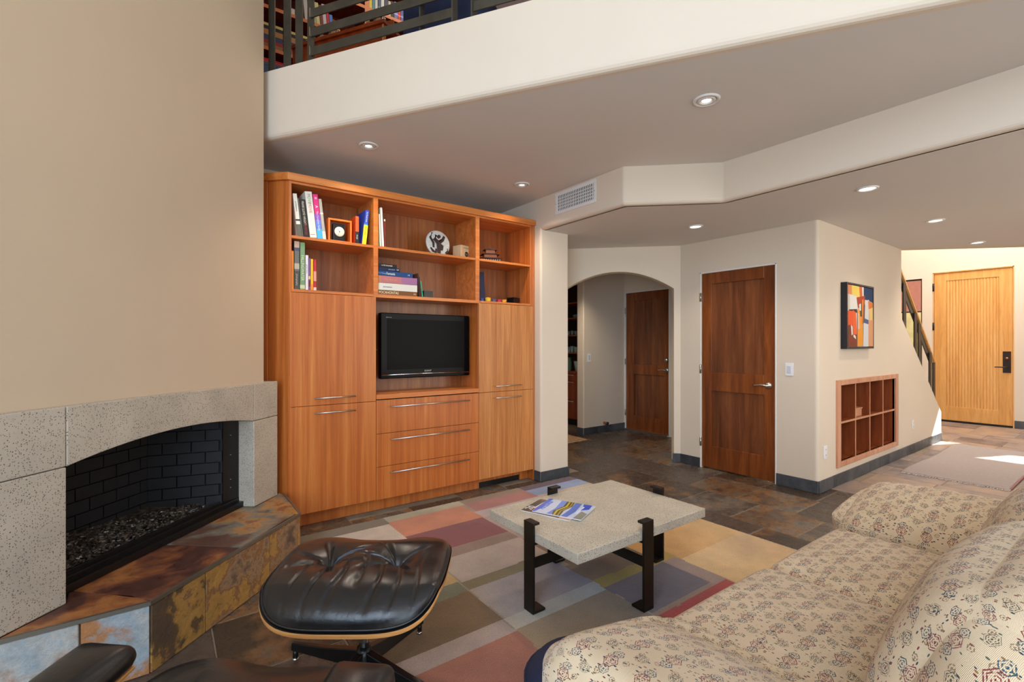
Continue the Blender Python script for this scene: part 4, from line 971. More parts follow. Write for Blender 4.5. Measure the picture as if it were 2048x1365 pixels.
lg = MB().lathe([(0.0, -0.0008), (0.022, -0.0008), (0.022, 0.0)], (0,0,0), 28, axis='Y').build('round_logo', paint((38, 24, 20)), wb_, local=True); lg.location = (0.018, 0, 0.045)
m = MB(); m.box(-0.021, 0.021, -0.0012, -0.0006, 0.004, 0.006); m.box(-0.018, 0.018, -0.0012, -0.0006, -0.007, -0.004); m.build('logo_stripe', paint((214, 186, 140)), lg, local=True)
text('WOODEN BLOCK', 0.008, paint((130, 96, 60)), wb_, (0.012, -0.0008, 0.098), (PI/2, 0, 0))
# pagoda model
pg = thing('pagoda_model', 'miniature brown pagoda house model with tiered roofs and pale base', 'figurine', (2.455, 3.69, 2.0505), math.radians(-22))
pb, pr, pc = paint((176, 108, 72)), paint((60, 28, 14)), paint((196, 202, 206))
for k in range(9): MB().tube([(-0.085+k*0.021, -0.055, 0.0), (-0.085+k*0.021, -0.055, 0.026)], 0.005, 6).build('column', pc, pg, local=True)
MB().box(-0.08, 0.08, -0.045, 0.05, 0, 0.03).build('base_storey', paint((90, 70, 60)), pg, local=True)
def roof(hw, hd, z, h): 
    m = MB(); v = [(-hw,-hd,z),(hw,-hd,z),(hw,hd,z),(-hw,hd,z),(-hw*0.55,-hd*0.55,z+h),(hw*0.55,-hd*0.55,z+h),(hw*0.55,hd*0.55,z+h),(-hw*0.55,hd*0.55,z+h)]
    m.add(v, [(0,3,2,1),(4,5,6,7),(0,1,5,4),(1,2,6,5),(2,3,7,6),(3,0,4,7)]); m.build('roof', pr, pg, local=True)
roof(0.105, 0.075, 0.030, 0.014); MB().box(-0.058, 0.058, -0.038, 0.038, 0.044, 0.07).build('middle_storey', pb, pg, local=True)
roof(0.085, 0.062, 0.070, 0.014); MB().box(-0.042, 0.042, -0.030, 0.030, 0.084, 0.112).build('upper_storey', pb, pg, local=True)
roof(0.062, 0.048, 0.112, 0.022); MB().tube([(0, 0, 0.13), (0, 0, 0.155)], 0.003, 6).build('finial', pb, pg, local=True)
# lower right shelf
nb = thing('blue_book', 'dark navy upright book leaning in the lower right shelf', 'book', (2.262, 3.62, 1.6795)); nb.rotation_euler = (0, -0.06, 0)
MB().box(0.0, 0.10, 0.0, 0.03, 0, 0.262).build('cover', paint((18, 24, 58)), nb, local=True, bevel=0.002); MB().box(0.004, 0.101, 0.003, 0.027, 0.003, 0.259).build('pages', paint((40, 44, 60)), nb, local=True)
for x, c, lb in ((2.375, (222, 176, 40), 'small yellow jar beside the navy book'), (2.44, (84, 84, 116), 'small slate purple jar right of the yellow one'), (2.497, (176, 40, 72), 'small crimson jar between the purple and the orange one'), (2.555, (232, 160, 40), 'small orange yellow jar, rightmost of the four'), (2.31, (50, 70, 140), 'small blue jar at the foot of the navy book')):
    j_ = thing('paint_jar', lb, 'jar', (x, 3.60, 1.6795), 0, 'little coloured jars'); r_ = 0.026 if x < 2.4 and x > 2.35 else 0.021; h_ = 0.034 if r_ > 0.022 else 0.027
    MB().lathe([(r_*0.95, 0), (r_, 0.002), (r_, h_*0.7), (r_*0.9, h_*0.75)], (0,0,0), 20).build('jar_body', paint(c, 0.35), j_, local=True); MB().lathe([(r_*1.02, h_*0.75), (r_*1.02, h_), (r_*0.4, h_+0.001)], (0,0,0), 20).build('lid', paint(tuple(min(255, int(v*1.12)) for v in c), 0.3), j_, local=True)
bb = thing('black_box', 'black cube box at the right of the lower right shelf', 'box', (2.72, 3.68, 1.6795), math.radians(20))
MB().box(-0.05, 0.05, -0.04, 0.04, 0, 0.05).build('box_body', M_black, bb, local=True, bevel=0.001); MB().box(-0.051, 0.051, -0.041, 0.041, 0.052, 0.06).build('lid', M_black, bb, local=True, bevel=0.001)

# ================================================================== COFFEE TABLE
ct = thing('coffee_table', 'low rectangular coffee table with speckled concrete top and black steel legs', 'table', (1.912, 1.80, 0))
TX0, TX1, TY0, TY1, TZ0, TZ1 = 1.434, 2.398, 1.478, 2.160, 0.352, 0.400
m = MB(); m.box(TX0, TX1, TY0, TY1, TZ0, TZ1); m.build('tabletop', M_conct, ct, bevel=0.004)
def tleg(c, out, along):
    """flat bar leg standing against the middle of one edge"""
    c, o, a = Vector((c[0], c[1], 0)), Vector((out[0], out[1], 0)), Vector((along[0], along[1], 0))
    m = MB(); b = c+o*0.008; m.obox((b.x, b.y, 0.229), a*0.036, o*0.006, (0, 0, 0.216))
    m.obox((c.x-o.x*0.012, c.y-o.y*0.012, 0.439), a*0.036, o*0.014, (0, 0, 0.006)); m.obox((c.x-o.x*0.03, c.y-o.y*0.03, 0.019), a*0.036, o*0.032, (0, 0, 0.006))
    m.obox((c.x-o.x*0.03, c.y-o.y*0.03, TZ0-0.006), a*0.036, o*0.032, (0, 0, 0.005))
    return m.build('leg', M_iron, ct, bevel=0.0015)
tleg((TX0, 1.800), (-1, 0), (0, 1)); tleg((1.895, TY0), (0, -1), (1, 0)); tleg((TX1, 1.790), (1, 0), (0, 1)); tleg((1.895, TY1), (0, 1), (1, 0))
m = MB(); m.box(TX0-0.004, TX1+0.004, 1.794, 1.806, 0.214, 0.262); m.build('stretcher', M_iron, ct, bevel=0.001)
m = MB(); m.box(1.889, 1.901, TY0-0.004, TY1+0.004, 0.212, 0.260); m.build('stretcher', M_iron, ct, bevel=0.001)
# magazines: cover print laid out in (u across, v down) coordinates
def magazine(c, ang, w, l, z, prints, label, th=0.004):
    t = thing('magazine', label, 'magazine', (c[0], c[1], z), ang, 'magazines on the coffee table')
    MB().box(-w/2, w/2, -l/2, l/2, 0, th).build('pages', paint((236, 238, 240)), t, local=True)
    MB().box(-w/2-0.0005, w/2+0.0005, -l/2-0.0005, l/2+0.0005, th, th+0.0004).build('cover', paint(prints[0], 0.25), t, local=True)
    k = 0
    for pts, col in prints[1]:
        k += 1; v = [((u-0.5)*w, (0.5-vv)*l, th+0.0005+0.00012*k) for u, vv in pts]
        a = sum(v[i][0]*v[(i+1)%len(v)][1]-v[(i+1)%len(v)][0]*v[i][1] for i in range(len(v)))
        f = tuple(range(len(v))) if a > 0 else tuple(reversed(range(len(v)))); MB().add(v, [f]).build('cover_print', paint(col, 0.3), t, local=True)
    return t
mg = magazine((1.712, 1.950), math.radians(21), 0.215, 0.283, 0.4005, ((120, 84, 66), [([(0, 0.8), (0.35, 0.75), (0.4, 1), (0, 1)], (196, 150, 128)), ([(0.0, 0.0), (0.9, 0.0), (0.9, 0.12), (0, 0.14)], (76, 72, 62)), ([(0.1, 0.2), (0.4, 0.16), (0.5, 0.3), (0.15, 0.34)], (232, 142, 84)), ([(0.3, 0.14), (0.95, 0.16), (0.95, 0.3), (0.4, 0.28)], (214, 212, 222))]), 'lower magazine with brown and orange food cover, mostly covered by the blue one')
text('20', 0.06, paint((238, 236, 232)), mg, (-0.05, 0.115, 0.0051), (0, 0, 0), name='cover_lettering')
sky_ = [([(0, 0), (1, 0), (1, 0.09), (0.6, 0.07), (0.3, 0.10), (0, 0.06)], (84, 110, 214)), ([(0.0, 0.30), (0.4, 0.34), (1, 0.28), (1, 0.40), (0.5, 0.44), (0, 0.40)], (120, 146, 226)),
 ([(0, 0.42), (0.25, 0.36), (0.6, 0.44), (1, 0.40), (1, 0.56), (0.7, 0.60), (0.35, 0.54), (0, 0.58)], (92, 74, 30)), ([(0.0, 0.44), (0.3, 0.40), (0.65, 0.48), (1, 0.44), (1, 0.47), (0.65, 0.52), (0.3, 0.44), (0, 0.48)], (206, 184, 40)),
 ([(0, 0.52), (0.3, 0.48), (0.7, 0.55), (1, 0.51), (1, 0.535), (0.7, 0.58), (0.3, 0.51), (0, 0.55)], (176, 156, 50)), ([(0, 0.6), (0.5, 0.62), (1, 0.58), (1, 0.72), (0.4, 0.76), (0, 0.72)], (96, 124, 204)),
 ([(0.55, 0.82), (1, 0.76), (1, 0.93), (0.7, 0.95)], (60, 88, 206)), ([(0, 0.84), (0.5, 0.86), (0.4, 1), (0, 1)], (150, 146, 132))]
mg = magazine((1.754, 1.911), math.radians(24.8), 0.228, 0.276, 0.4052, ((206, 214, 236), sky_), 'upper glossy magazine with blue sky and golden road cover')
text('Arizona', 0.05, paint((120, 140, 220)), mg, (0, 0.108, 0.0058), (0, 0, 0), name='cover_lettering', sx=0.9); text('Golden Road', 0.022, paint((244, 244, 250)), mg, (0.01, -0.085, 0.0062), (0, 0, 0), name='cover_lettering')

# ================================================================== RUG
RX0, RX1, RY0, RY1 = 0.70, 3.20, 0.40, 3.41
patches = [  # x0, x1, y0, y1, colour, (optional) second colour to the right
 (0.70, 1.32, 3.27, 3.41, (128, 112, 84)), (0.70, 1.31, 2.96, 3.27, (216, 196, 170), (214, 196, 178)), (1.32, 1.96, 3.30, 3.41, (182, 172, 140)),
 (1.31, 1.93, 2.985, 3.30, (206, 132, 92)), (1.96, 2.57, 3.31, 3.41, (148, 122, 92)), (1.96, 2.57, 3.12, 3.31, (176, 112, 98)), (1.93, 2.57, 2.98, 3.12, (190, 172, 168)),
 (2.57, 3.20, 3.30, 3.41, (92, 60, 66)), (2.57, 3.20, 3.14, 3.30, (136, 152, 190)), (2.57, 3.20, 2.96, 3.14, (196, 176, 150)),
 (1.31, 1.92, 2.66, 2.985, (140, 74, 72)), (1.92, 2.05, 2.5, 2.985, (182, 156, 146)), (1.31, 1.92, 2.54, 2.66, (152, 126, 108)), (0.70, 1.31, 2.54, 2.96, (204, 178, 132)),
 (1.31, 1.92, 2.24, 2.54, (186, 170, 156), (190, 170, 160)), (0.70, 1.30, 2.26, 2.54, (196, 164, 110)), (1.30, 1.92, 2.145, 2.24, (136, 122, 84), (120, 110, 80)),
 (0.70, 1.29, 2.14, 2.26, (124, 124, 100)), (0.70, 1.29, 1.825, 2.14, (112, 88, 58), (130, 102, 66)), (0.70, 1.285, 1.715, 1.825, (178, 156, 144)), (0.70, 1.285, 0.40, 1.715, (170, 108, 84)),
 (1.295, 1.885, 1.825, 2.145, (182, 166, 152), (134, 136, 158)), (1.29, 1.885, 1.725, 1.825, (196, 182, 160), (164, 176, 182)), (1.285, 1.88, 1.1, 1.725, (168, 142, 108), (136, 124, 108)),
 (1.285, 1.88, 0.40, 1.1, (160, 138, 110)), (1.92, 2.50, 2.05, 2.5, (132, 110, 82)), (1.885, 2.38, 1.83, 2.05, (128, 110, 90)), (1.885, 2.24, 1.745, 1.83, (150, 138, 62)), (2.24, 2.52, 1.745, 1.83, (176, 146, 56)),
 (1.885, 2.39, 1.445, 1.745, (106, 100, 112), (112, 104, 112)), (2.39, 2.505, 1.41, 1.745, (156, 132, 122)), (1.885, 2.39, 1.41, 1.445, (150, 128, 114)), (1.86, 2.49, 1.335, 1.41, (172, 66, 62)),
 (2.38, 3.2, 1.705, 2.96, (204, 154, 84), (200, 160, 100)), (2.505, 3.2, 1.33, 1.705, (218, 182, 128), (196, 160, 114)), (1.88, 3.2, 0.40, 1.33, (206, 170, 120)), (2.05, 2.38, 2.05, 2.96, (190, 146, 88)),
]
rug = thing('area_rug', 'large area rug patterned with overlapping rectangles in rust, tan, olive, blue and red', 'rug', (1.9, 1.9, 0))
NX, NY = 250, 300
me = bpy.data.meshes.new('rug_pile'); vs = []; fs = []
for j in range(NY+1):
    for i in range(NX+1): vs.append((RX0+(RX1-RX0)*i/NX-1.9, RY0+(RY1-RY0)*j/NY-1.9, 0.011+0.0012*mnoise.noise(Vector((i*0.9, j*0.9, 0)))))
for j in range(NY):
    for i in range(NX): a = j*(NX+1)+i; fs.append((a, a+1, a+NX+2, a+NX+1))
me.from_pydata(vs, [], fs); ca = me.color_attributes.new('Col', 'BYTE_COLOR', 'CORNER'); me.materials.append(M_rug)
import array
cols = array.array('f', [0.0])*(len(fs)*16); k = 0
def lin(c): return srgb(*c)
pl = [(p[0], p[1], p[2], p[3], lin(p[4]), lin(p[5]) if len(p) > 5 else None) for p in patches]
for j in range(NY):
    y = RY0+(RY1-RY0)*(j+0.5)/NY
    for i in range(NX):
        x = RX0+(RX1-RX0)*(i+0.5)/NX; wx = x+0.004*mnoise.noise(Vector((x*9, y*9, 3))); wy = y+0.004*mnoise.noise(Vector((x*9, y*9, 7)))
        c = (0.35, 0.28, 0.2, 1)
        for a in pl:
            if a[0] <= wx < a[1] and a[2] <= wy < a[3]:
                c = a[4]
                if a[5]: t_ = min(1, max(0, (x-a[0])/(a[1]-a[0])+0.25*mnoise.noise(Vector((x*4, y*4, 1))))); c = tuple(a[4][q]*(1-t_)+a[5][q]*t_ for q in range(4))
                break
        cols[k:k+16] = array.array('f', list(c)*4); k += 16
ca.data.foreach_set('color_srgb' if False else 'color', cols)
me.polygons.foreach_set('use_smooth', [True]*len(fs))
ro = bpy.data.objects.new('rug_pile', me); C.objects.link(ro); ro.parent = rug
m = MB(); m.box(RX0, RX1, RY0, RY1, 0.0005, 0.0095); m.build('rug_backing', paint((120, 96, 70), 0.9), rug)

# ================================================================== SOFA
SOFA_X0, SOFA_X1 = 0.70, 2.95
sf = thing('sofa', 'large low sofa in beige tapestry fabric with soft rolled arms', 'sofa', (1.83, 0.35, 0))
def soft(name, c, h, r, n=18, crown=0.0, fn=None, puff=0.0, rot=(0,0,0), parent=sf, mat=M_tap, cb=0.0, uvo=(0,0)):
    m = MB(); rbox(m, h[0], h[1], h[2], r, n, crown, cb, fn, puff, uvo=uvo)
    R = Matrix.Rotation(rot[2], 4, 'Z') @ Matrix.Rotation(rot[1], 4, 'Y') @ Matrix.Rotation(rot[0], 4, 'X'); T_ = Matrix.Translation(Vector(c)) @ R
    m.v = [tuple(T_ @ Vector(v)) for v in m.v]
    return m.build(name, mat, parent)
soft('sofa_base', (1.83, 0.38, 0.185), (1.08, 0.48, 0.155), 0.04, 10)
for x in (0.80, 2.86):
    for y in (-0.02, 0.80): MB().lathe([(0.03, 0.0128), (0.035, 0.03), (0.035, 0.05)], (x, y, 0.0), 16).build('sofa_foot', M_black, sf)
soft('seat_cushion', (1.495, 0.50, 0.390), (0.355, 0.405, 0.082), 0.055, 22, 0.026, puff=0.012, uvo=(0.2, 0.1))
soft('seat_cushion', (2.222, 0.50, 0.385), (0.355, 0.405, 0.078), 0.055, 22, 0.026, puff=0.012, uvo=(1.3, 0.6))
def armfn(side):
    def fn(q, x, y, z):
        t = (x*side+1)/2          # 0 outer, 1 inner
        if z > 0: q.z -= 0.13*t**1.8*z
        q.z -= 0.02*max(0, y)**4*max(0, z)
        return q
    return fn
soft('arm_cushion', (0.955, 0.42, 0.50), (0.255, 0.47, 0.125), 0.085, 24, 0.03, fn=armfn(1), puff=0.02, uvo=(0.5, 0.3))
soft('arm_cushion', (2.715, 0.44, 0.50), (0.255, 0.47, 0.125), 0.10, 24, 0.03, fn=armfn(-1), puff=0.02, uvo=(2.1, 0.2))
lean = math.radians(-24)
soft('back_cushion', (1.43, 0.175, 0.66), (0.385, 0.135, 0.225), 0.13, 24, 0.02, puff=0.05, rot=(math.radians(24), 0, 0), uvo=(0.9, 1.2))
soft('back_cushion', (2.19, 0.165, 0.66), (0.385, 0.135, 0.225), 0.13, 24, 0.02, puff=0.05, rot=(math.radians(24), 0, 0), uvo=(3.1, 2.0))
soft('back_frame', (1.83, -0.12, 0.42), (1.13, 0.09, 0.34), 0.07, 14, 0.0, uvo=(0.0, 4.0))
soft('back_corner_pad', (2.80, 0.06, 0.62), (0.23, 0.13, 0.16), 0.11, 16, 0.02, puff=0.03, rot=(math.radians(20), 0, math.radians(-10)), uvo=(4.0, 0.0))
# navy pouf
pf = thing('pouf', 'dark navy fabric pouf beneath the front of the near sofa arm', 'pouf', (1.125, 1.132, 0.014))
MB().lathe([(0.0, 0.0), (0.15, 0.0), (0.185, 0.03), (0.20, 0.11), (0.197, 0.18), (0.16, 0.225), (0.08, 0.24), (0.0, 0.242)], (0,0,0), 40).build('pouf_body', M_navy, pf, local=True)
m = MB(); m.tube([(0.194*math.cos(a*PI/16), 0.194*math.sin(a*PI/16), 0.185) for a in range(33)], 0.004, 6); m.build('piping', M_navy, pf, local=True)

# ================================================================== OTTOMAN
F2 = Vector((math.sin(YAW), math.cos(YAW))); R2v = Vector((math.cos(YAW), -math.sin(YAW)))
def se(t, a, b, n=4.2):
    c, s = math.cos(t), math.sin(t); return a*math.copysign(abs(c)**(2/n), c), b*math.copysign(abs(s)**(2/n), s)
def shellz(x, y, tilt, side):
    # sides of the moulded shell turn up, less so towards the near edge
    return tilt*y - 0.028*max(0.0, (-y-0.155)/0.115)**1.8 + side*(min(1, abs(x)/0.312)**3.5)*min(1, max(0.0, 0.15+(y+0.27)/0.13))
def tufted_seat(parent, A, B, z0, tilt, side, h, buttons, nrm=3.7, seam=True, edge_mat=None):
    """seat pad and moulded plywood shell; x across, y away, pad height h"""
    NU, NR = 320, 96
    def prof(rho): return max(0.0, 1-rho**2.6)**0.5
    def top(x, y, rho, th):
        z = z0+shellz(x, y, tilt, side)+0.018+h*prof(rho)*(1-0.30*min(1, abs(x)/A)**4)
        for bx, by in buttons:
            dx, dy = x-bx, y-by; r_ = math.hypot(dx, dy); z -= 0.030*math.exp(-(r_/0.022)**2)+0.030*math.exp(-(r_/0.075)**2)
            an = math.atan2(dy, dx); z -= 0.016*math.exp(-((r_-0.07)/0.06)**2)*max(0, math.sin(an*6+bx*20+1.5*math.sin(an*2)))**6
        if y < 0.08: z -= 0.009*max(0, math.sin(x*(84-40*y)+1.3*math.sin(y*16+x*7)+(0.6 if x > 0 else 0)))**5*min(1, (0.08-y)*6)*max(0, 1-(x/A)**2)*min(1, (B+y)*14)
        z -= 0.022*math.exp(-(x/0.13)**2)*min(1, max(0, (y-0.12)*8))
        z += 0.004*mnoise.noise(Vector((x*9, y*9, 0.3)))
        return z
    m = MB()
    def fn(u, v):
        th = u*2*PI; rho = v; ax, ay = se(th, A, B, nrm)
        k = rho; over = 1+0.02*math.sin(PI*min(1, max(0, (rho-0.8)/0.2)))
        x, y = ax*k*over, ay*k*over
        return (x, y, top(x, y, rho, th))
    m.grid(fn, NU, NR, flip=True)
    pad = m.build('leather_pad', M_leather, parent, local=True, weld=True)
    m = MB(); m.tube([(se(t*2*PI/96, A*1.0, B*1.0, nrm)[0], se(t*2*PI/96, A, B, nrm)[1], z0+shellz(*se(t*2*PI/96, A, B, nrm), tilt, side)+0.016) for t in range(97)], 0.0045, 6, caps=False); m.build('piping', M_leather, pad, local=True)
    for bx, by in buttons:
        MB().lathe([(0.0, 0.006), (0.008, 0.004), (0.011, 0.0), (0.011, -0.003)], (bx, by, top(bx, by, 0.3, 0)+0.003), 14).build('button', M_leather, pad, local=True)
    m = MB(); k = 1.025
    def s1(u, v): x, y = se(u*2*PI, A*k*v, B*k*v, nrm); return (x, y, z0+shellz(x, y, tilt, side)+0.010)
    def s2(u, v): x, y = se(u*2*PI, A*k*v, B*k*v, nrm); return (x, y, z0+shellz(x, y, tilt, side)-0.004-0.045*(1-v**3))
    m.grid(s1, NU, 16, flip=True)
    m.build('shell_top', M_black, parent, local=True)
    m = MB(); m.grid(s2, NU, 14); m.build('shell', M_shell, parent, local=True)
    m = MB()
    def s3(u, v): x, y = se(u*2*PI, A*k, B*k, nrm); return (x*(1+0.003*math.sin(PI*v)), y*(1+0.003*math.sin(PI*v)), z0+shellz(x, y, tilt, side)-0.004+0.0145*v)
    m.grid(s3, NU, 3); m.build('plywood_edge', M_ply, parent, local=True)
    return pad, top
oc = F2*1.80+R2v*(-0.558)
ot = thing('ottoman', 'black tufted leather ottoman with moulded wood shell on a star base', 'ottoman', (oc.x, oc.y, 0.0128), -YAW)
pad, topf = tufted_seat(ot, 0.312, 0.268, 0.390, 0.05, 0.050, 0.080, [(-0.135, 0.015), (0.122, 0.02)])
m = MB(); pts = []
for k in range(13): x = -0.128+k*0.244/12; yy = 0.022+0.06*math.sin(PI*k/12); pts.append((x, yy, topf(x, yy, 0.4, 0)-0.001))
m.tube(pts, 0.0035, 6); m.build('seam', plain('seam_piping', (70, 84, 104), 0.35), pad, local=True)
def star_base(parent, R, zc, ang, hub=0.03, foot=0.03):
    MB().lathe([(0.017, 0.06), (0.017, zc)], (0,0,0), 20).build('column', M_chrome, parent, local=True)
    MB().lathe([(hub*1.1, 0.055), (hub*1.2, 0.08), (hub, 0.12), (hub*0.8, 0.15)], (0,0,0), 24).build('hub', M_black, parent, local=True)
    MB().box(-0.10, 0.10, -0.03, 0.03, zc-0.006, zc+0.006).build('seat_mount', M_black, parent, local=True)
    for k in range(4):
        a = ang+k*PI/2; d = Vector((math.cos(a), math.sin(a), 0)); n = Vector((-d.y, d.x, 0)); m = MB()
        v = []
        for t, hw, zt, zb in ((0.02, 0.020, 0.135, 0.07), (R*0.5, 0.017, 0.098, 0.055), (R, 0.013, 0.066, 0.038)):
            p = d*t; v += [p+n*hw+Vector((0,0,zb)), p-n*hw+Vector((0,0,zb)), p-n*hw*0.75+Vector((0,0,zt)), p+n*hw*0.75+Vector((0,0,zt))]
        f = [(3,2,1,0), (8,9,10,11)]+[(4*s+i, 4*s+(i+1)%4, 4*s+4+(i+1)%4, 4*s+4+i) for s in range(2) for i in range(4)]
        m.add(v, f); lg_ = m.build('leg', M_black, parent, local=True, bevel=0.003)
        MB().lathe([(0.011, 0.004), (0.010, 0.045)], tuple(d*(R-0.014)), 12).build('glide_stem', M_black, lg_, local=True)
        MB().lathe([(0.013, 0.0), (0.014, 0.006), (0.009, 0.010)], tuple(d*(R-0.014)), 14).build('glide', M_chrome, lg_, local=True)
star_base(ot, 0.37, 0.375, math.atan2(0.375, 0.17))
for c in ot.children:
    pass
# ================================================================== LOUNGE CHAIR (only its seat front, arms and back top are in view)
hd = math.radians(6)
lc_ = F2*1.05+R2v*(-0.672)
lc = thing('lounge_chair', 'black tufted leather lounge chair with wood shell at the bottom left corner', 'armchair', (lc_.x, lc_.y, 0.0), -YAW-hd)
pad2, top2 = tufted_seat(lc, 0.300, 0.285, 0.338, 0.12, 0.05, 0.095, [(-0.125, 0.0), (0.125, 0.0)])
star_base(lc, 0.32, 0.32, 0.5)
for sx in (-1, 1):
    m = MB(); rbox(m, 0.078, 0.16, 0.03, 0.03, 12, 0.02)
    T_ = Matrix.Translation((sx*0.325, -0.06, 0.522)) @ Matrix.Rotation(math.radians(8), 4, 'X'); m.v = [tuple(T_ @ Vector(v)) for v in m.v]
    a_ = m.build('armrest', M_leather, lc, local=True)
    m = MB(); rbox(m, 0.070, 0.150, 0.006, 0.006, 8); T_ = Matrix.Translation((sx*0.325, -0.06, 0.491)) @ Matrix.Rotation(math.radians(8), 4, 'X'); m.v = [tuple(T_ @ Vector(v)) for v in m.v]; m.build('armrest_shell', M_ply, a_, local=True)
    m = MB(); m.bar((sx*0.27, -0.12, 0.36), (sx*0.31, -0.06, 0.52), 0.04, 0.006, (1,0,0)); m.build('arm_bracket', M_black, a_, local=True)
for nm, cy, cz, hh, rx in (('back_cushion', -0.315, 0.575, 0.15, 20), ('head_cushion', -0.41, 0.76, 0.075, 30)):
    m = MB(); rbox(m, 0.31, 0.042, hh, 0.042, 14, 0.0, puff=0.02); T_ = Matrix.Translation((0, cy, cz)) @ Matrix.Rotation(math.radians(rx), 4, 'X'); m.v = [tuple(T_ @ Vector(v)) for v in m.v]
    b_ = m.build(nm, M_leather, lc, local=True)
    m = MB(); rbox(m, 0.32, 0.008, hh+0.01, 0.008, 10); T_ = Matrix.Translation((0, cy-0.05, cz-0.015)) @ Matrix.Rotation(math.radians(rx), 4, 'X'); m.v = [tuple(T_ @ Vector(v)) for v in m.v]; m.build('back_shell', M_shell, b_, local=True)

# ================================================================== CUBBY SHELF, PAINTING
cs = thing('cubby_shelf', 'built-in cherry wood cubby shelf with eight square compartments', 'shelf', ((CX0+CX1)/2, Y2, CZ0))
fw = 0.075; yf = Y2-0.018
m = MB(); m.box(CX0-0.002, CX0+fw, yf, Y2+0.02, CZ0-0.003, CZ1+0.003); m.box(CX1-fw, CX1+0.002, yf, Y2+0.02, CZ0-0.003, CZ1+0.003); m.box(CX0+fw, CX1-fw, yf, Y2+0.02, CZ1-0.045, CZ1+0.003); m.box(CX0+fw, CX1-fw, yf, Y2+0.02, CZ0-0.003, CZ0+0.045)
m.build('frame', M_cherryf, cs, bevel=0.003)
IX0, IX1, IZ0, IZ1 = CX0+fw, CX1-fw, CZ0+0.045, CZ1-0.045
m = MB(); yb = Y2+0.24; m.box(IX0-0.02, IX1+0.02, yb, yb+0.012, IZ0-0.02, IZ1+0.02); m.box(IX0-0.02, IX0, Y2, yb, IZ0-0.02, IZ1+0.02); m.box(IX1, IX1+0.02, Y2, yb, IZ0-0.02, IZ1+0.02); m.box(IX0, IX1, Y2, yb, IZ1, IZ1+0.02); m.box(IX0, IX1, Y2, yb, IZ0-0.02, IZ0)
m.build('carcass', M_cherry, cs)
for k in (1, 2, 3):
    xx = IX0+(IX1-IX0)*k/4; MB().box(xx-0.009, xx+0.009, Y2-0.004, yb, IZ0, IZ1).build('divider', M_cherry, cs); MB().box(xx-0.009, xx+0.009, Y2-0.006, Y2-0.0035, IZ0, IZ1).build('divider_edge', M_cherryf, cs)
zz = (IZ0+IZ1)/2+0.005; MB().box(IX0, IX1, Y2-0.003, yb, zz-0.009, zz+0.009).build('shelf', M_cherry, cs); MB().box(IX0, IX1, Y2-0.0065, Y2-0.003, zz-0.009, zz+0.009).build('shelf_edge', M_cherryf, cs)
t = thing('wooden_block', 'small reddish wooden block on the middle shelf of the cubby', 'box', (5.585, Y2+0.03, zz+0.0095))
MB().box(-0.10, 0.10, 0, 0.06, 0, 0.07).build('block_body', M_cherryf, t, local=True, bevel=0.003); MB().box(-0.11, 0.11, -0.004, 0.064, 0.0705, 0.082).build('lid', M_cherryf, t, local=True, bevel=0.002)

pt = thing('painting', 'abstract painting of orange, white, blue and tan strokes in a black floater frame', 'painting', (5.406, Y2, 1.56))
yp = 1.712; PX0, PX1, PZ0, PZ1 = 5.062, 5.752, 1.252, 1.868
m = MB(); m.box(PX0, PX0+0.02, yp-0.004, Y2-0.001, PZ0, PZ1); m.box(PX1-0.02, PX1, yp-0.004, Y2-0.001, PZ0, PZ1); m.box(PX0+0.02, PX1-0.02, yp-0.004, Y2-0.001, PZ0, PZ0+0.015); m.box(PX0+0.02, PX1-0.02, yp-0.004, Y2-0.001, PZ1-0.015, PZ1)
m.build('frame', plain('black_frame', (16, 18, 30), 0.4), pt)
cx0, cx1, cz0, cz1 = PX0+0.026, PX1-0.026, PZ0+0.021, PZ1-0.021
MB().box(cx0, cx1, yp, Y2-0.002, cz0, cz1).build('canvas', paint((206, 198, 186), 0.8), pt)
